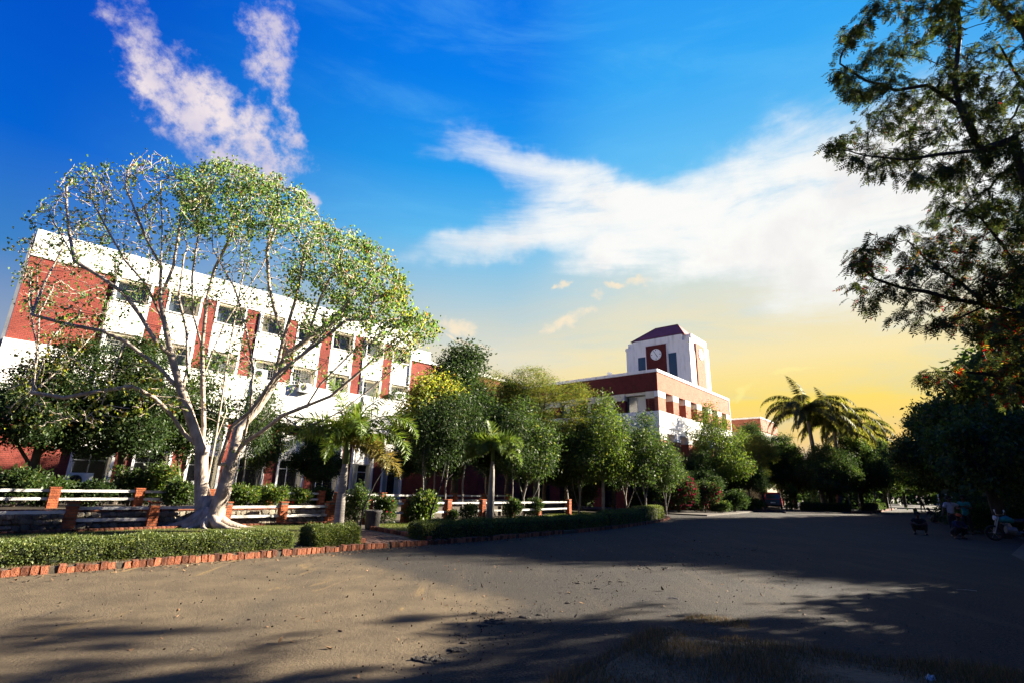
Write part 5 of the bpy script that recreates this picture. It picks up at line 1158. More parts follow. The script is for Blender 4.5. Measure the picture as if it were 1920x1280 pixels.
shrub(1090, 42, 3.0, 2.2, 'dark bush in the shade behind the bright lawn tree', 'dark_leaf', 4500, .13)
shrub(1482, 56, 1.2, 2.4, 'young fan of bright leaves beside the red car', 'bright_leaf', 900, .5, ratio=.16)
shrub(0, 0, 3.0, 1.4, 'tangled bush behind the thick dark trunk at right', 'mid_leaf', 4200, .12, loc=(24.0, 27.2, 0))
shrub(0, 0, 3.2, 2.2, 'tall tangled bush at the right edge behind the motorcycle', 'dark_leaf', 5200, .12, loc=(25.2, 25.6, 0))
shrub(0, 0, 3.4, 2.4, 'tangled bush at the roadside farther back on the right', 'mid_leaf', 5000, .14, loc=(31.5, 34.5, 0))
shrub(0, 0, 3.4, 1.8, 'low bush on the right verge behind the standing people', 'dark_leaf', 5000, .12, loc=(27.0, 31.5, 0))

# ------------------------------------------------------------------ grass, fallen leaves, clods
def scatter(poly, n):
    xs = [p[0] for p in poly]; ys_ = [p[1] for p in poly]; P = np.stack([rng.uniform(min(xs), max(xs), n * 3), rng.uniform(min(ys_), max(ys_), n * 3)], 1)
    return np.array([p for p in P if in_poly(p, poly)][:n])
def grass(name, poly, n, z, h, mat, label, w=.006, cl=0):
    P = scatter(poly, n); P3 = np.concatenate([P, np.full((len(P), 1), z)], 1); A = rng.normal(size=(len(P), 3)) * .42; A[:, 2] = 1; A = unit(A); B = unit(np.cross(A, rand_unit(len(P))))
    cl_ = (.55 + .45 * np.sin(P[:, 0] * 3.1 + 1) * np.sin(P[:, 1] * 2.7)) if cl else 1
    o = link(name, cards(P3, A, B, h * rng.uniform(.5, 1.3, len(P)) * cl_, w, 'blade', mat, name)); o['kind'] = 'stuff'; tag(o, label, 'grass'); return o
a_ = F1A[1] - N1 * .3; b_ = F1A[-1] - N1 * .3
hi_ = off([(-12.3, 4.9), (-8.15, 9.04), (-7.19, 10.04), (-5.97, 11.31), (-4.41, 13.05), (-3.6, 14.0)], 1.25)
grass('grass', [tuple(a_), tuple(b_)] + [(-6.2, 17.5), (-4.0, 14.6)] + hi_[::-1], 60000, .10, .045, 'grass_blade', 'short sunlit grass around the foot of the big tree', .010)
hr_ = off([(-2.2, 15.38), (-.82, 16.74), (.91, 18.83), (3.08, 21.4), (5.3, 24.5), (7.2, 27.6), (8.9, 30.6), (9.8, 34)], .9)
grass('grass', hr_ + [(5, 38), (-1, 34), (3.2, 32.6), tuple(B0 + D2 * 6 - N2 * .1), tuple(B0 - N2 * .1), (-5.2, 20.6)], 60000, .10, .07, 'grass_blade', 'bright lawn strip between the right hedge and its fence', .016)
grass('grass', [(-8.1, 9.1), (-7.19, 10.04), (-5.97, 11.31), (-4.41, 13.05), (-3.5, 14.1)] + off([(-8.15, 9.04), (-7.19, 10.04), (-5.97, 11.31), (-4.41, 13.05), (-3.43, 14.16)], .42)[::-1], 9000, .10, .05, 'dry_grass', 'dry grass fringe between the kerb and the sunlit hedge', .008)
BK = [(.30, 4.75), (.75, 5.35), (1.25, 6.0), (1.75, 6.65), (2.2, 6.65), (2.9, 6.15), (3.7, 5.75), (4.9, 5.4), (5.6, 5.1), (6, 3), (.0, 3), (-.2, 4.2)]
mbk = MB(); n_ = len(BK); cx, cy = 2.7, 4.4
mbk.v = [(x, y, -.01) for x, y in BK] + [(x * .88 + cx * .12, y * .88 + cy * .12, .035) for x, y in BK] + [(x * .6 + cx * .4, y * .6 + cy * .4, .07) for x, y in BK] + [(cx, cy, .08)]
for i in range(n_):
    j = (i + 1) % n_; mbk.f += [(i, j, n_ + j, n_ + i), (n_ + i, n_ + j, 2 * n_ + j, 2 * n_ + i), (2 * n_ + i, 2 * n_ + j, 3 * n_)]; mbk.m += [0] * 3
o = mbk.build('soil_bank', 'dirt', smooth=True); struct(o)
grass('dry_grass', BK, 40000, .055, .15, 'dry_grass', 'tufted dry grass in the near foreground at the bottom of the view', .006, cl=1)
grass('dry_grass', [(2.2, 7.3), (3.0, 7.0), (3.2, 7.4), (2.6, 7.7)], 1100, .0, .05, 'dry_grass', 'small patch of dry grass on the road beyond the near bank', .005)
# fallen leaves along the kerb and over the road
P = []
for p, hd in along(KERB, 8, 26, .02):
    d = abs(random.gauss(0, .35)) + .02; P.append((p.x + sin(hd) * d, p.y - cos(hd) * d, .012))
random.shuffle(P); P = np.array(P[:620]); P = np.concatenate([P, np.concatenate([scatter([(-5, 5), (4, 5), (8, 14), (6, 22), (-3, 13)], 260), np.full((260, 1), .012)], 1)])
A = rand_unit(len(P)); A[:, 2] = np.abs(A[:, 2]) * .3; A = unit(A); B = unit(np.cross(A, np.array([0, 0, 1.]) + rng.normal(size=(len(P), 3)) * .3))
o = link('fallen_leaves', cards(P, A, B, rng.uniform(.03, .09, len(P)), rng.uniform(.02, .05, len(P)), 'broad', 'dry_leaf', 'fallen_leaves')); o['kind'] = 'stuff'; tag(o, 'dry brown leaves scattered along the brick kerb and the road', 'leaves')
# dung and soil clods trodden on the road
def clump(loc, s, label):
    r_ = random.Random(int(loc[0] * 997 + loc[1] * 131)); mb = MB()
    mb.lathe([(s * .75, -.004), (s * .6, .012), (s * .2, .02)], 9, M=Matrix.Diagonal((1.2, .8, 1, 1)))
    for k in range(r_.randint(9, 16)):
        a = r_.uniform(0, 6.28); d = min(.6, abs(r_.gauss(0, .35))) * s; z = .01; rr = s * r_.uniform(.08, .24)
        M_ = Matrix.Translation((cos(a) * d * 1.3, sin(a) * d, z)) @ Matrix.Rotation(r_.uniform(0, 6), 4, 'Z') @ Matrix.Diagonal((1.0, .75, .6, 1)); mb.lathe([(rr * .6, 0), (rr * r_.uniform(.85, 1.1), rr * .35), (rr * r_.uniform(.6, .8), rr * .8), (rr * .2, rr * 1.0)], 7, M=M_)
    o = mb.build('soil_clump', 'soil_clod'); o.location = loc; o['label'] = label; o['category'] = 'clod'; o['group'] = 'soil and dung clods on the road'; return o
CL = [(930, 1166, .17), (905, 1172, .08), (862, 1190, .07), (860, 1218, .13), (815, 1238, .17), (788, 1236, .09), (985, 1157, .08), (1012, 1152, .05), (1065, 1130, .05), (1085, 1093, .07), (1120, 1103, .06), (1145, 1090, .05), (1165, 1090, .06), (1247, 1064, .09), (1265, 1053, .09), (1285, 1060, .05), (1345, 1040, .07), (1365, 1042, .05), (1398, 1028, .05), (1415, 1031, .04), (890, 1150, .05), (1200, 1066, .05), (940, 1148, .06), (1330, 1039, .04), (1215, 1064, .05), (870, 1205, .05)]
for k, (x, y, s) in enumerate(CL):
    p = gspot(x, y, 0); clump((p.x, p.y, .0), s * 1.15, 'dark soil clump on the sunlit dusty part of the road' if x < 1050 else 'small dark soil clump on the shaded middle of the road')
P = []
for x, y, s in CL:
    p = gspot(x, y); P += [(p.x + random.gauss(0, .28), p.y + random.gauss(0, .45), .004) for _ in range(32)]
P += [tuple(x) + (.004,) for x in scatter([(-6, 5), (5, 5), (9, 18), (6, 22), (-6, 10)], 900)]
P = np.array(P); me = rand_leaves(P, .022, -.6, .8, None, 0, 'diamond', 'soil_clod', 'grit'); o = link('grit', me); o['kind'] = 'stuff'; tag(o, 'loose grit and crumbs of soil strewn over the road', 'grit')
# ------------------------------------------------------------------ people
def skin_mesh(name, verts, edges, radii, mat, parent, levels=1, root_i=0):
    me = bpy.data.meshes.new(name); me.from_pydata(verts, edges, []); o = bpy.data.objects.new(name, me); C.objects.link(o)
    md = o.modifiers.new('skin', 'SKIN'); md.use_smooth_shade = True
    for i, r in enumerate(radii):
        v = me.skin_vertices[0].data[i]; v.radius = r if isinstance(r, tuple) else (r, r); v.use_root = (i == root_i)
    sb = o.modifiers.new('sub', 'SUBSURF'); sb.levels = levels; sb.render_levels = levels
    dg = bpy.context.evaluated_depsgraph_get(); dg.update(); m2 = bpy.data.meshes.new_from_object(o.evaluated_get(dg)); o.modifiers.clear(); o.data = m2
    m2.materials.clear(); m2.materials.append(MATS[mat]); m2.polygons.foreach_set('use_smooth', [True] * len(m2.polygons)); o.parent = parent; return o
def person(loc, rz, J, label, shirt, legs, cap=None, long_shirt=False, long_sleeve=False):
    """J: joint positions; one continuous body, clothing as children"""
    root = empty('person', loc, rz); tag(root, label, 'person')
    V_ = []; E_ = []; Rr = []
    def add(k, r, prev=None):
        V_.append(J[k] if isinstance(k, str) else k); Rr.append(r); i = len(V_) - 1
        if prev is not None: E_.append((prev, i))
        return i
    L3 = lambda a, b, t: tuple(Vector(a).lerp(Vector(b), t))
    pel = add('pelvis', (.125, .10)); ch = add(L3(J['pelvis'], J['neck'], .45), (.12, .09), pel); c2 = add(L3(J['pelvis'], J['neck'], .8), (.145, .10), ch); nk = add('neck', .052, c2)
    hd = Vector(J['head']); nv = Vector(J['neck']); dn = (hd - nv).normalized(); fwd = Vector(J['face']).normalized()
    h0 = add(tuple(nv + dn * .07), .056, nk); h1 = add(tuple(nv + dn * .13 + fwd * .012), (.078, .085), h0); h2 = add(tuple(nv + dn * .21 + fwd * .004), (.080, .092), h1); h3 = add(tuple(nv + dn * .27), .052, h2)
    for s in ('l', 'r'):
        sh = add('sh_' + s, .062, c2); e = add('el_' + s, .042, sh); w = add('wr_' + s, .029, e)
        hv = (Vector(J['wr_' + s]) - Vector(J['el_' + s])).normalized(); sd_ = hv.cross(Vector((.3, .2, 1))).normalized()
        pm = add(tuple(Vector(J['wr_' + s]) + hv * .06), (.036, .018), w)
        for k in range(4):
            b = Vector(J['wr_' + s]) + hv * .10 + sd_ * (k - 1.5) * .021; f1 = add(tuple(b), .0095, pm); add(tuple(b + hv * (.055 + .012 * (k in (1, 2))) + Vector((0, 0, -.012))), .008, f1)
        tb = Vector(J['wr_' + s]) + hv * .04 + sd_ * .042; t1 = add(tuple(tb), .011, pm); add(tuple(tb + hv * .04 + sd_ * .012), .009, t1)
        hp = add('hip_' + s, .092, pel); kn = add('kn_' + s, .062, hp); an = add('an_' + s, .038, kn); add('toe_' + s, (.040, .026), an)
    skin_mesh('body', V_, E_, Rr, 'skin', root, 1)
    fr_ = MB(); c = nv + dn * .17 + fwd * .095
    side = dn.cross(fwd).normalized()
    for sgn in (-1, 1): fr_.lathe([(.001, -.012), (.012, 0), (.001, .012)], 8, M=Matrix.Translation(c + side * sgn * .032 + dn * .02))
    fr_.build('eye', 'cloth_white', root); no = MB(); no.tube([c + dn * .02 + fwd * -.006, c - dn * .012 + fwd * .022, c - dn * .022 + fwd * .004], [.008, .015, .010], 6); no.build('nose', 'skin', root, smooth=True)
    mo = MB(); mo.tube([c - dn * .05 - side * .022 - fwd * .006, c - dn * .052 + fwd * .004, c - dn * .05 + side * .022 - fwd * .006], [.004, .008, .004], 6); mo.build('mouth', 'soil_clod', root)
    for sgn in (-1, 1):
        em = MB(); em.tube([nv + dn * .15 + side * sgn * .078 - fwd * .01, nv + dn * .185 + side * sgn * .088 - fwd * .014], [.013, .018], 6); em.build('ear', 'skin', root, smooth=True)
    hm = MB(); q_ = dn.rotation_difference(Vector((0, 0, 1))).inverted().to_matrix().to_4x4()
    hm.lathe([(.094, -.055), (.101, -.01), (.098, .035), (.075, .078), (.03, .098)], 14, M=Matrix.Translation(nv + dn * .215 - fwd * .022) @ q_); hm.build('hair', 'hair', root, smooth=True)
    if cap:
        cm = MB(); cm.lathe([(.104, 0), (.104, .03), (.085, .075), (.03, .10)], 14, M=Matrix.Translation(nv + dn * .23 - fwd * .012) @ q_); cm.build('cap', cap, root, smooth=True)
    # shirt: a looser skin over torso and upper arms
    V2 = []; E2 = []; R2 = []
    def a2(p, r, prev=None):
        V2.append(tuple(p)); R2.append(r); i = len(V2) - 1
        if prev is not None: E2.append((prev, i))
        return i
    P0 = Vector(J['pelvis']); Nk = Vector(J['neck'])
    s0 = a2(P0 - (Nk - P0).normalized() * (.16 if long_shirt else .02), (.185, .145) if long_shirt else (.155, .125)); s1 = a2(P0.lerp(Nk, .3), (.155, .12), s0); s2 = a2(P0.lerp(Nk, .62), (.165, .125), s1); s3 = a2(P0.lerp(Nk, .86), (.15, .105), s2); a2(P0.lerp(Nk, .97), .075, s3)
    for s in ('l', 'r'):
        sh = a2(J['sh_' + s], .080, s3); el_ = Vector(J['sh_' + s]).lerp(Vector(J['el_' + s]), 1.0 if long_sleeve else .75); e_ = a2(el_, .066, sh)
        if long_sleeve: a2(Vector(J['el_' + s]).lerp(Vector(J['wr_' + s]), .92), .046, e_)
    skin_mesh('shirt', V2, E2, R2, shirt, root, 1)
    V3 = []; E3 = []; R3 = []
    def a3(p, r, prev=None):
        V3.append(tuple(p)); R3.append(r); i = len(V3) - 1
        if prev is not None: E3.append((prev, i))
        return i
    b0 = a3(P0 + (Nk - P0).normalized() * .06, (.14, .115)); b1 = a3(P0 - Vector((0, 0, .02)), (.15, .12), b0)
    for s in ('l', 'r'):
        hp = a3(J['hip_' + s], .112, b1); kn = a3(J['kn_' + s], .082, hp); a3(Vector(J['kn_' + s]).lerp(Vector(J['an_' + s]), .9), .060, kn)
    skin_mesh('trousers', V3, E3, R3, legs, root, 1)
    for s in ('l', 'r'):
        a = Vector(J['an_' + s]); t = Vector(J['toe_' + s]); m = MB(); d = (t - a); d.z = 0; d.normalize(); g_ = a + d * -.05; g_.z = .028; f_ = t + d * .05; f_.z = .022
        m.tube([g_, g_.lerp(f_, .35), g_.lerp(f_, .75), f_], [.035, .044, .044, .026], 8); m.build('shoe', 'black_plastic', root, smooth=True)
    return root
def stand(h=1.0, arm_l=None, arm_r=None, lean=0.0, step=.0):
    J = dict(pelvis=(0, 0, .94), neck=(0, lean, 1.46), head=(0, lean + .01, 1.62), face=(0, 1, -.1), sh_l=(-.19, lean, 1.40), sh_r=(.19, lean, 1.40), el_l=(-.25, lean + .02, 1.12), el_r=(.25, lean + .02, 1.12), wr_l=(-.24, lean + .12, .90), wr_r=(.24, lean + .12, .90),
             hip_l=(-.095, 0, .90), hip_r=(.095, 0, .90), kn_l=(-.11, .03 + step, .49), kn_r=(.11, .03 - step, .49), an_l=(-.12, -.01 + step * 1.6, .07), an_r=(.12, -.01 - step * 1.2, .07), toe_l=(-.14, .13 + step * 1.6, .035), toe_r=(.14, .13 - step * 1.2, .035))
    if arm_l: J['el_l'], J['wr_l'] = arm_l
    if arm_r: J['el_r'], J['wr_r'] = arm_r
    return {k: (tuple(x * h for x in v) if k != 'face' else v) for k, v in J.items()}
def squat():
    return dict(pelvis=(0, -.12, .27), neck=(0, .10, .72), head=(0, .16, .86), face=(0, 1, -.25), sh_l=(-.18, .08, .66), sh_r=(.18, .08, .66), el_l=(-.30, .22, .50), el_r=(.30, .22, .50), wr_l=(-.10, .34, .46), wr_r=(.10, .34, .46),
                hip_l=(-.10, -.10, .27), hip_r=(.10, -.10, .27), kn_l=(-.26, .25, .48), kn_r=(.26, .25, .48), an_l=(-.19, .02, .08), an_r=(.19, .02, .08), toe_l=(-.23, .16, .035), toe_r=(.23, .16, .035))
def kneel():
    J = squat(); J.update(pelvis=(0, -.05, .45), neck=(0, .38, .78), head=(0, .50, .88), sh_l=(-.18, .34, .72), sh_r=(.18, .34, .72), el_l=(-.25, .46, .48), el_r=(.25, .46, .48), wr_l=(-.14, .60, .32), wr_r=(.14, .60, .32), hip_l=(-.10, -.05, .42), hip_r=(.10, -.05, .42), kn_l=(-.14, .30, .42), kn_r=(.14, .15, .12), an_l=(-.13, .10, .08), an_r=(.13, -.25, .09), toe_l=(-.14, .25, .035), toe_r=(.13, -.12, .035)); return J
def g0(x, y, z=0.0): p = gspot(x, y, z); return Vector((p.x, p.y, z))
person(g0(1727, 1001, .0), R(140), squat(), 'person in dark clothes squatting on the road, leftmost of the near group', 'cloth_dark', 'cloth_brown')
person(g0(1792, 1004), R(172), stand(1.0, arm_l=((-.42, .05, 1.28), (-.62, .12, 1.32)), arm_r=((.30, .02, 1.14), (.42, .10, .98))), 'person in a pale lavender shirt standing with one arm held out', 'cloth_white', 'cloth_dark')
person(g0(1819, 1001), R(120), stand(1.03, arm_l=((-.28, .10, 1.14), (-.16, .30, 1.18)), arm_r=((.26, .12, 1.13), (.10, .30, 1.16))), 'person in a teal shirt standing next to the one in pale lavender', 'cloth_teal', 'cloth_dark', long_shirt=True)
person(g0(1797, 1009), R(195), squat(), 'person in dark striped clothes with orange headwear squatting in front of the standing ones', 'cloth_navy', 'cloth_dark', cap='orange_cloth', long_shirt=True, long_sleeve=True)
person(g0(1757, 980), R(100), kneel(), 'person in dark blue bending down on the road beside a bicycle', 'cloth_navy', 'cloth_dark')
person(g0(1731, 958), R(190), stand(1.0, step=.12), 'person in dark clothes walking far off on the left of the road', 'cloth_dark', 'cloth_dark')
person(g0(1137, 960, .1), R(60), squat(), 'person crouching in the shade behind the bright lawn tree', 'cloth_dark', 'cloth_dark') if False else None

# ------------------------------------------------------------------ bicycles and motorcycles
def wheel(root, name, c, r, t=.03, spokes=12, tyre_r=.022):
    mb = MB(); M_ = Matrix.Translation(c) @ Matrix.Rotation(pi / 2, 4, 'X')
    pts = [M_ @ Vector((r * cos(a * pi / 12), r * sin(a * pi / 12), 0)) for a in range(25)]; mb.tube(pts, tyre_r, 6, caps=False); w = mb.build(name, 'tyre', root, smooth=True)
    s = MB()
    for k in range(spokes): a = 2 * pi * k / spokes; s.tube([Vector(c), Vector(c) + Vector((r * cos(a), 0, r * sin(a)))], .003 if tyre_r < .03 else .009, 3)
    s.tube([Vector(c) + Vector((0, -.05, 0)), Vector(c) + Vector((0, .05, 0))], .025, 8); s.build('spokes', 'grey_metal', w); return w
def bicycle(loc, rz, label):
    r_ = empty('bicycle', loc, rz); tag(r_, label, 'bicycle')
    wheel(r_, 'wheel', (-.52, 0, .34), .32, tyre_r=.02); wheel(r_, 'wheel', (.52, 0, .34), .32, tyre_r=.02)
    f = MB()
    for a, b in [((-.52, 0, .34), (-.12, 0, .30)), ((-.12, 0, .30), (-.22, 0, .82)), ((-.22, 0, .78), (.36, 0, .80)), ((-.12, 0, .30), (.38, 0, .72)), ((.36, 0, .86), (.52, 0, .34)), ((-.52, 0, .34), (-.22, 0, .75))]: f.tube([a, b], .016, 6)
    f.build('frame', 'black_plastic', r_); h = MB(); h.tube([(.34, -.26, .98), (.36, -.08, .94), (.35, 0, .90), (.36, .08, .94), (.34, .26, .98)], .013, 6); h.tube([(.36, 0, .84), (.35, 0, .92)], .014, 6); h.build('handlebar', 'grey_metal', r_)
    s = MB(); s.tube([(-.38, 0, .87), (-.24, 0, .88), (-.10, 0, .86)], [.06, .05, .02], 8); s.build('saddle', 'black_plastic', r_); p = MB(); p.box(-.18, -.06, -.12, -.02, .12, .14); p.box(-.18, -.06, .02, .12, .46, .48); p.tube([(-.12, -.03, .30), (-.12, -.03, .13)], .01, 4); p.tube([(-.12, .03, .30), (-.12, .03, .47)], .01, 4); p.build('pedals', 'black_plastic', r_)
bicycle(g0(1772, 977), R(20), 'dark bicycle standing on the road beside the bending person')
def motorcycle(loc, rz, label, tank='cloth_navy'):
    r_ = empty('motorcycle', loc, rz); tag(r_, label, 'motorcycle')
    wheel(r_, 'wheel', (-.62, 0, .30), .27, tyre_r=.05, spokes=6); wheel(r_, 'wheel', (.62, 0, .30), .27, tyre_r=.045, spokes=6)
    b = MB(); b.tube([(-.1, 0, .78), (.12, 0, .86), (.36, 0, .82)], [.09, .15, .09], 12); b.build('tank', tank, r_, smooth=True)
    b = MB(); b.tube([(-.78, 0, .84), (-.5, 0, .80), (-.12, 0, .78)], [.07, .12, .11], 10); b.build('seat', 'black_plastic', r_, smooth=True)
    b = MB(); b.tube([(-.12, 0, .42), (.22, 0, .45)], [.14, .15], 10); b.tube([(.05, 0, .45), (.12, 0, .70)], [.10, .09], 10); b.build('engine', 'grey_metal', r_)
    b = MB()
    for s in (-.07, .07): b.tube([(.62, s, .30), (.44, s, .82), (.40, s, .96)], .022, 6); b.tube([(-.62, s, .30), (-.1, s, .40), (.3, s, .7)], .02, 6); b.tube([(-.62, s, .32), (-.5, s, .76)], .022, 6)
    b.build('fork_and_frame', 'grey_metal', r_); b = MB(); b.tube([(.30, -.34, 1.04), (.38, -.12, 1.02), (.38, .12, 1.02), (.30, .34, 1.04)], .016, 6); b.build('handlebar', 'black_plastic', r_)
    b = MB(); b.lathe([(.02, -.06), (.08, -.03), (.095, .04)], 14, M=Matrix.Translation((.50, 0, .90)) @ Matrix.Rotation(pi / 2, 4, 'Y')); b.build('headlight', 'white_metal', r_)
    b = MB(); b.tube([(.2, -.14, .30), (-.2, -.16, .26), (-.72, -.18, .34)], [.02, .03, .045], 8); b.build('exhaust', 'grey_metal', r_)
    for k in (-1, 1):
        b = MB(); b.tube([(.32, k * .30, 1.04), (.31, k * .36, 1.16)], .006, 4); b.lathe([(.001, -.01), (.05, -.006), (.05, .006), (.001, .01)], 10, M=Matrix.Translation((.31, k * .38, 1.19)) @ Matrix.Rotation(pi / 2, 4, 'Y')); b.build('mirror', 'white_metal', r_)
    b = MB(); b.box(-.60, -.57, -.09, .09, .50, .62); b.build('number_plate', 'white_metal', r_); return r_
motorcycle(g0(1903, 1014), R(160), 'dark motorcycle parked at the right edge by the tangled bushes', 'cloth_teal')
motorcycle(g0(1774, 975) + Vector((1.2, 1.4, 0)), R(225), 'black motorcycle standing in front of the white van', 'car_dark')

# ------------------------------------------------------------------ vehicles
def car_like(root, prof, glass_prof, w, body_mats, z_sill):
    pass
def vehicle(name, loc, rz, label, cat, W_, prof, body, lower, wins, rear, scale=1.0, wheels=(-1.25, 1.3), wr=.34):
    """profile in x (length, front +) and z, extruded across with a tumblehome"""
    r_ = empty(name, loc, rz); tag(r_, label, cat); r_.scale = (scale,) * 3
    mb = MB(); n = len(prof); zt = max(p[1] for p in prof)
    def yof(z): return W_ / 2 * (1 - .16 * max(0, (z - .95) / (zt - .95)) ** 1.4)
    rings = []
    for s, k in ((-1, .93), (-1, 1), (1, 1), (1, .93)):
        rings.append(len(mb.v)); cx = sum(p[0] for p in prof) / n
        for x, z in prof: e = 1 if k == 1 else .985; mb.v.append((cx + (x - cx) * e, s * yof(z) * (k if k != 1 else 1) * (1.0 if k == 1 else 1.07) if False else s * (yof(z) - (.0 if k == .93 else .05)) , z * (1 if k == 1 else 1)))
    for q_ in range(3):
        a, b = (rings[0], rings[1], rings[2], rings[3])[q_], (rings[0], rings[1], rings[2], rings[3])[q_ + 1]
    mb = MB(); L_ = [-(1), -.92, .92, 1]
    for t in L_:
        edge = abs(t) == 1
        for x, z in prof:
            cx = 0; mb.v.append((x * (.985 if edge else 1), t * yof(z), .25 + (z - .25) * (.985 if edge else 1)))
    for q_ in range(3):
        for i in range(n): j = (i + 1) % n; a = q_ * n; mb.f.append((a + i, a + j, a + n + j, a + n + i)); mb.m.append(0)
    mb.f.append(tuple(range(n))); mb.m.append(0); mb.f.append(tuple(range(3 * n, 4 * n))[::-1]); mb.m.append(0)
    bd = mb.build('body', body, r_)
    for i, (x0, x1, z0, z1, x0t, x1t) in enumerate(wins):
        for s in (-1, 1):
            m = MB(); y0 = s * (yof(z0) + .006); y1 = s * (yof(z1) + .006); m.quad([(x0, y0, z0), (x1, y0, z0), (x1t, y1, z1), (x0t, y1, z1)]); m.quad([(x0, y0 - s * .02, z0), (x0t, y1 - s * .02, z1), (x1t, y1 - s * .02, z1), (x1, y0 - s * .02, z0)]); m.build('side_window', 'window_glass', r_)
    for (nm, mat, x, y0, y1, z0, z1, xt) in rear:
        m = MB(); d = .012 if x > 0 else -.012; m.quad([(x + d, y0, z0), (x + d, y1, z0), (xt + d, y1, z1), (xt + d, y0, z1)]); m.quad([(x, y0, z0), (xt, y0, z1), (xt, y1, z1), (x, y1, z0)])
        for (ya, yb) in ((y0, y0), (y1, y1)): m.quad([(x + d, ya, z0), (xt + d, ya, z1), (xt, ya, z1), (x, ya, z0)])
        m.build(nm, mat, r_)
    for x in wheels:
        for s in (-1, 1):
            M_ = Matrix.Translation((x, s * (W_ / 2 - .10), wr)) @ Matrix.Rotation(pi / 2, 4, 'X'); m = MB(); m.lathe([(wr * .6, -.11), (wr * .95, -.11), (wr, -.07), (wr, .07), (wr * .95, .11), (wr * .6, .11)], 18, M=M_); wl = m.build('wheel', 'tyre', r_, smooth=False)
            m = MB(); m.lathe([(wr * .6, -.115), (wr * .3, -.118), (.02, -.12)], 14, M=M_ @ (Matrix.Identity(4) if s > 0 else Matrix.Rotation(pi, 4, 'X'))); m.build('hubcap', 'grey_metal', wl)
    m = MB(); m.box(-.01, .01, 0, 0, 0, 0) if False else None
    return r_
# red and black sport utility car seen from behind
cl_ = g0(1452, 953); cl_.z = 0
suv = vehicle('parked_car', cl_, R(80), 'red and black car seen from behind, parked in shade before the porch', 'car', 1.8,
    [(-2.15, .35), (-2.2, .62), (-2.12, 1.0), (-1.95, 1.72), (-1.75, 1.84), (.1, 1.86), (.5, 1.74), (1.15, 1.18), (2.0, 1.05), (2.15, .85), (2.15, .4), (1.9, .28), (-1.9, .28)], 'car_red', 'car_dark',
    [(-1.85, -1.05, 1.15, 1.68, -1.75, -1.08), (-.98, -.1, 1.15, 1.70, -1.0, -.12), (-.02, .95, 1.15, 1.70, -.04, .45)],
    [('rear_window', 'window_glass', -2.09, -.68, .68, 1.14, 1.66, -1.965), ('tailgate', 'car_dark', -2.205, -.80, .80, .5, 1.08, -2.12), ('rear_bumper', 'car_dark', -2.2, -.86, .86, .34, .49, -2.24), ('tail_light', 'lamp_red', -2.14, -.86, -.72, .95, 1.35, -2.04), ('tail_light', 'lamp_red', -2.14, .72, .86, .95, 1.35, -2.04), ('number_plate', 'white_metal', -2.235, -.25, .25, .68, .80, -2.20), ('windscreen', 'window_glass', 1.14, -.7, .7, 1.2, 1.7, .56)])
suv.rotation_euler[2] = R(62)
vl = g0(1776, 955); van = vehicle('parked_van', vl, R(232), 'white van facing the camera far down the road behind the standing people', 'van', 1.9,
    [(-2.4, .35), (-2.45, .7), (-2.42, 2.2), (-2.3, 2.32), (1.35, 2.34), (1.6, 2.2), (2.15, 1.25), (2.4, 1.05), (2.45, .6), (2.4, .35), (2.0, .28), (-2.1, .28)], 'white_metal', 'car_dark',
    [(-2.1, -1.0, 1.35, 2.0, -2.1, -1.0), (-.9, .3, 1.35, 2.0, -.9, .3), (.4, 1.75, 1.35, 2.0, .4, 1.4)],
    [('windscreen', 'window_glass', 2.12, -.78, .78, 1.30, 2.08, 1.66), ('headlight', 'pale_glass', 2.43, -.85, -.55, .78, 1.0, 2.42), ('headlight', 'pale_glass', 2.43, .55, .85, .78, 1.0, 2.42), ('grille', 'car_dark', 2.44, -.5, .5, .62, .95, 2.43), ('front_bumper', 'car_dark', 2.45, -.88, .88, .36, .56, 2.46), ('number_plate', 'white_metal', 2.475, -.26, .26, .42, .53, 2.48)])

# ------------------------------------------------------------------ small things
tb = g0(697, 991, .1); ct = empty('concrete_tub', tb); ct.scale = (.8, .8, .85); tag(ct, 'round concrete planter tub, shade darkened into its colour, beside the entrance path', 'planter')
mb = MB(); mb.lathe([(.26, 0), (.30, .05), (.33, .62), (.38, .66), (.38, .74), (.31, .74), (.30, .60), (.02, .58)], 24); mb.build('tub', 'tub_shade_concrete', ct, smooth=True)
mb = MB(); mb.lathe([(.30, .60), (.15, .64), (.02, .66)], 16); mb.build('soil', 'soil_clod', ct)
# teal sheeting fence and a red covered stall at the far right
ts = empty('sheet_fence', (26.6, 26.2, 0), R(35)); tag(ts, 'green-blue sheeting on leaning poles at the right edge behind the motorcycle', 'fence')
mb = MB(); n_ = 16
for i in range(n_ + 1):
    x = -1 + i * .32; y = .07 * sin(i * 2.1)
    for z in (.3, 1.2, 2.4, 3.0): mb.v.append((x + z * .12, y + .05 * sin(i + z * 3), z)); 
for i in range(n_):
    for k in range(3): a = i * 4 + k; mb.f.append((a, a + 4, a + 5, a + 1)); mb.m.append(0)
mb.v += [(x, y + .012, z) for x, y, z in list(mb.v)]; nb = (n_ + 1) * 4; mb.f += [tuple(v + nb for v in f)[::-1] for f in list(mb.f)]; mb.m += [0] * (n_ * 3)
mb.build('sheeting', 'teal_sheet', ts)
for x in (-1.0, .6, 2.3, 4.0): mb = MB(); mb.tube([(x, .1, 0), (x + .38, .1, 3.2)], .035, 6); mb.build('pole', 'grey_bark', ts)
st = empty('roadside_stall', (36, 38.8, 0), R(40)); tag(st, 'low red-sided stall with a pale top in the bushes behind the thick trunk', 'stall')
bx(st, 'counter', 'car_red', -.9, .9, -.4, .4, .1, 1.0); bx(st, 'top', 'white_metal', -1.0, 1.0, -.5, .5, 1.003, 1.07)
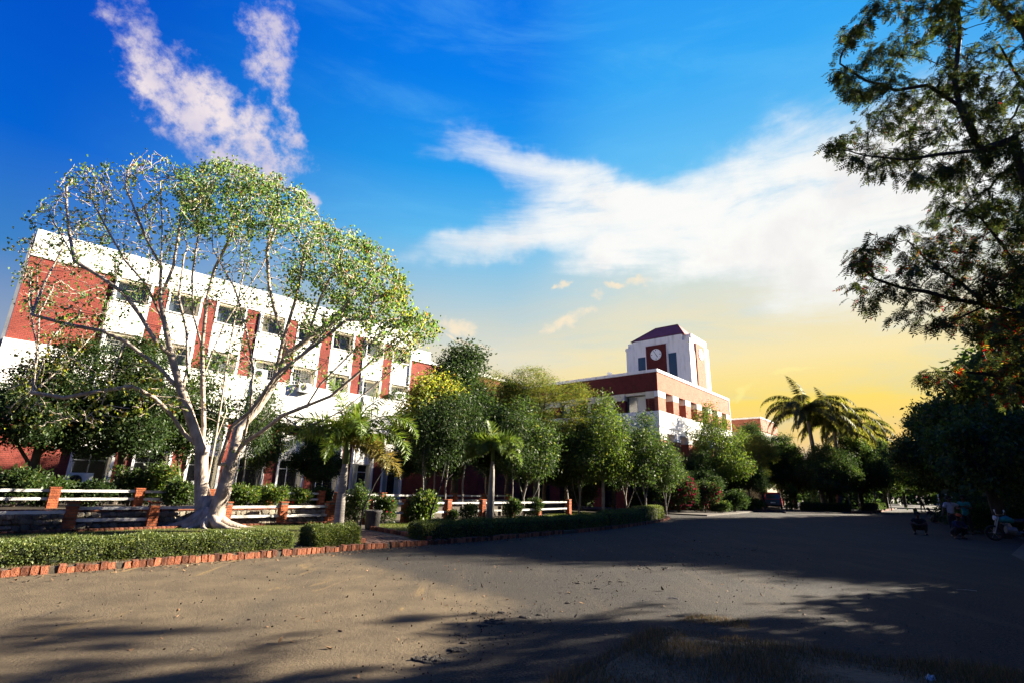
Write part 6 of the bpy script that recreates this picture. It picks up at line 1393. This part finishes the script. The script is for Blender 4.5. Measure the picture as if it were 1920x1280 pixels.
for a, b in ((-.8, -.3), (.8, -.3), (-.8, .3), (.8, .3)): bx(st, 'leg', 'grey_metal', a - .03, a + .03, b - .03, b + .03, 0, .098)
# white plastic scrap and a thin cane on the road
p = g0(1765, 1278 - 3, 0); p = gspot(1745, 1276, .05); mb = MB(); rr = random.Random(5)
mb.lathe([(.001, 0), (.035, .004), (.045, .02), (.03, .04), (.008, .05)], 9); mb.v = [(x * rr.uniform(.7, 1.4), y * rr.uniform(.7, 1.3), z * rr.uniform(.7, 1.3)) for x, y, z in mb.v]
o = mb.build('plastic_scrap', 'plastic_bag'); o.location = (p.x, p.y, .05); tag(o, 'crumpled white plastic scrap at the bottom right edge of the grass', 'litter')
for (x0, y0, x1, y1, lab) in ((1794, 1106, 1832, 1108, 'thin pale stick lying on the shaded road at right'), (1252, 1122, 1272, 1124, 'short pale stick lying on the sunlit road right of centre')):
    a = gspot(x0, y0); b = gspot(x1, y1); mb = MB(); mb.tube([(0, 0, .012), tuple((b - a) * .5 + Vector((0, .01, .02))), (b.x - a.x, b.y - a.y, .012)], .006, 5); o = mb.build('stick', 'pale_bark'); o.location = (a.x, a.y, 0); tag(o, lab, 'stick')
# thin cut-back dead stem leaning by the leafy shrub, and a lamp post of white in the fence shrubs
mb = MB(); a = gspot(800, 1000, .1); mb.tube([(0, 0, 0), (.10, .1, .7), (.32, .2, 1.5), (.45, .25, 2.3)], [.035, .03, .022, .012], 6); mb.tube([(.32, .2, 1.5), (.7, .3, 1.9)], [.018, .008], 5); mb.tube([(.10, .1, .7), (-.2, .2, 1.3)], [.02, .008], 5)
o = mb.build('bare_sapling', 'dark_bark', smooth=True); o.location = a; tag(o, 'bare dark sapling leaning to the right at the left end of the long shaded hedge', 'tree')
mb = MB(); a = gspot(672, 1000, .1); mb.tube([(0, 0, 0), (.05, .1, .7), (.30, .2, 1.5), (.75, .3, 2.4), (.95, .3, 2.6)], [.03, .027, .02, .012, .007], 6)
o = mb.build('bare_sapling', 'dark_bark', smooth=True); o.location = a; tag(o, 'thin bare dark sapling leaning right between the palm trunk and the concrete tub', 'tree')

# ------------------------------------------------------------------ the neem tree overhanging from the right
random.seed(21)
nb_ = Vector((13.4, 9.4, 0)); neem = empty('neem_tree', nb_); tag(neem, 'overhanging tree whose dark feathery branches enter from the right edge', 'tree')
def sp(l): return [spot(x, y, Y) for x, y, Y in l]
nsk = [[nb_ - Vector((0, 0, .1)), nb_ + Vector((.05, 0, 1.5)), nb_ + Vector((-.2, .1, 3.2)), nb_ + Vector((-.5, .2, 5.0)), nb_ + Vector((-.9, .2, 7.0)), nb_ + Vector((-1.4, .3, 9.5)), nb_ + Vector((-2, .3, 12))],
 [nb_ + Vector((-.2, .1, 3.2))] + sp([(1920, 592, 9.3), (1850, 572, 9.2), (1780, 560, 9.1), (1740, 548, 9.0), (1690, 540, 9.0), (1640, 523, 8.9), (1612, 495, 8.9)]),
 [nb_ + Vector((-.5, .2, 5.0))] + sp([(1920, 335, 9.0), (1900, 262, 9.0), (1840, 282, 8.9), (1760, 290, 8.8), (1700, 300, 8.8), (1620, 292, 8.8), (1580, 280, 8.8)]),
 sp([(1840, 282, 8.9), (1800, 200, 9.0), (1790, 150, 9.1), (1800, 60, 9.2), (1790, -60, 9.3)]),
 sp([(1800, 200, 9.0), (1740, 160, 9.0), (1680, 170, 9.0), (1620, 150, 9.0), (1575, 120, 9.0)]),
 [nb_ + Vector((-.5, .2, 5.0))] + sp([(1920, 520, 10.2), (1880, 460, 10.2), (1840, 410, 10.2), (1780, 385, 10.2)]),
 sp([(1850, 572, 9.2), (1800, 530, 9.4), (1740, 490, 9.4), (1700, 450, 9.4)]),
 sp([(1850, 572, 9.2), (1780, 605, 9.0), (1720, 612, 9.0)]),
 [nb_ + Vector((-.2, .1, 3.2))] + sp([(1920, 720, 10.6), (1850, 700, 10.6), (1790, 695, 10.6), (1720, 698, 10.6)]),
 [nb_ + Vector((-.9, .2, 7.0))] + sp([(1920, 60, 9.6), (1860, 0, 9.6), (1750, -80, 9.6)])]
na = fill([(1545, 90), (1600, 20), (1660, -60), (1760, -200), (2100, -300), (2200, 350), (1920, 440), (1800, 370), (1680, 350), (1600, 330), (1535, 290), (1580, 230)], 700, 9.2, .8, 7.6, 11)
na += fill([(1570, 480), (1640, 415), (1700, 450), (1790, 440), (1850, 440), (2050, 500), (2050, 620), (1920, 660), (1840, 640), (1750, 590), (1650, 590), (1600, 580)], 330, 9.1, .45)
na += fill([(1720, 705), (1760, 680), (1830, 650), (2050, 620), (2100, 740), (1920, 760), (1820, 745), (1750, 725)], 170, 10.5, .4)
na += fill([(1780, 380), (1920, 330), (2050, 400), (2050, 480), (1860, 440)], 110, 10.0, .4)
na += [tuple(Vector((14.8, 12.8, 9.6)) + Vector((random.uniform(-2.4, 2.4), random.uniform(-1.2, 1.8), random.uniform(-1.3, 1.6)))) for _ in range(190)]  # extra crown mass added to shade the near left of the road
na += [tuple(nb_ + Vector((random.uniform(-3.5, 5), random.uniform(-1.5, 3.5), random.uniform(4.5, 12)))) for _ in range(230)]
npos, npar = grow(nsk, na, .15, 2.6, .22, 70, maxnodes=19000)
mbn, rn, tn, _ = branches(npos, npar, .0045, trunk_r=.19)
local(mbn, nb_).build('trunk', 'dark_bark', neem, smooth=True)
# one compound leaf: six pairs of curved leaflets on a thin stalk
def neem_leaf(seed, mat):
    r_ = random.Random(seed); st_ = []; V_ = []; F_ = []; L_ = .26; n = 6
    def ax(t): return Vector((L_ * t, 0, -.10 * t * t))
    for i in range(5):
        p = ax(i / 4); V_ += [(p.x, -.0018, p.z), (p.x, .0018, p.z)]
    for i in range(4): F_.append((2 * i, 2 * i + 1, 2 * i + 3, 2 * i + 2))
    for i in range(n + 1):
        for s in ((-1, 1) if i < n else (0,)):
            t = .22 + .72 * i / n; p = ax(min(t, 1)); l = .088 * r_.uniform(.8, 1.1) * (1 - .2 * t); w = .0145
            d = Vector((.55, s * .9, -.35 + r_.uniform(-.15, .15))).normalized() if s else Vector((1, 0, -.4)).normalized(); u = Vector((-d.y, d.x, r_.uniform(-.3, .3))).normalized()
            b = len(V_); c = u * (.012 * (s or 1))
            for q_ in (p, p + d * l * .35 + u * w, p + d * l * .75 + u * w * .6 + c * .6, p + d * l + c * 1.5, p + d * l * .6 - u * w * .7 + c * .5, p + d * l * .25 - u * w * .9): V_.append(tuple(q_))
            F_.append((b, b + 1, b + 4, b + 5)); F_.append((b + 1, b + 2, b + 3, b + 4))
    return np.array(V_, float), F_
NLt = [neem_leaf(i, 'neem_leaf') for i in range(4)]
def leaf_frames(n, ids):
    P = npos[ids] + rng.normal(size=(n, 3)) * .05; X = rand_unit(n); X[:, 2] = X[:, 2] * .5 - .45; X = unit(X); Y = unit(np.cross(np.array([0, 0, 1.]) + rng.normal(size=(n, 3)) * .35, X)); Z = np.cross(X, Y); return P, X, Y, Z
NT = 12500
ids = rng.choice(tn, NT); P, X, Y, Z = leaf_frames(NT, ids)
vv = P - np.array([0, 0, EYE]); dep = vv @ np.array(fw); pxn = pxof(P); vis = (pxn[:, 0] > 1500) & (pxn[:, 0] < 1925) & (pxn[:, 1] > -10) & (pxn[:, 1] < 780)
order = np.argsort(np.where(vis, dep, 1e3)); single = order[:290]; rest = order[290:]
nm = []
for v, f in NLt:
    for mt in ('neem_leaf', 'neem_old_backlit_leaf'):
        me = bpy.data.meshes.new('compound_leaf'); me.from_pydata([tuple(x) for x in v], [], f); me.materials.append(MATS[mt]); me.update(); nm.append(me)
for k in single:
    old = pxn[k, 1] > 420 and random.random() < .22
    o = bpy.data.objects.new('leaf', nm[2 * random.randrange(4) + (1 if old else 0)]); C.objects.link(o); o.parent = neem
    m = Matrix((tuple(X[k]), tuple(Y[k]), tuple(Z[k]))).transposed().to_4x4(); m.translation = Vector(P[k]) - nb_; o.matrix_local = m
for nmx, sel, mt in (('foliage', [k for k in rest if not (pxn[k, 1] > 420 and (k % 13 < 3))], 'neem_leaf'), ('old_backlit_foliage', [k for k in rest if pxn[k, 1] > 420 and (k % 13 < 3)], 'neem_old_backlit_leaf')):  # share of old yellow leaves raised low down to paint in backlight
    VV = []; FF = []; b = 0; sel = np.array(sel)
    for t in range(4):
        v, f = NLt[t]; s_ = sel[sel % 4 == t]
        if not len(s_): continue
        W_ = P[s_][:, None] + v[None, :, 0:1] * X[s_][:, None] + v[None, :, 1:2] * Y[s_][:, None] + v[None, :, 2:3] * Z[s_][:, None] - np.array(nb_)
        W_ = W_.reshape(-1, 3); VV.append(W_); fa = np.array(f); FF.append((np.arange(len(s_))[:, None, None] * len(v) + fa[None] + b).reshape(-1, 4)); b += len(W_)
    VV = np.concatenate(VV); FF = np.concatenate(FF); me = bpy.data.meshes.new(nmx); me.vertices.add(len(VV)); me.vertices.foreach_set('co', VV.astype(np.float32).reshape(-1)); me.loops.add(len(FF) * 4); me.loops.foreach_set('vertex_index', FF.astype(np.int32).reshape(-1))
    me.polygons.add(len(FF)); me.polygons.foreach_set('loop_start', (np.arange(len(FF)) * 4).astype(np.int32)); me.polygons.foreach_set('loop_total', np.full(len(FF), 4, np.int32)); me.materials.append(MATS[mt]); me.update(calc_edges=True)
    o = link(nmx, me, neem); o['kind'] = 'stuff'
print('scene objects', len(S.objects))
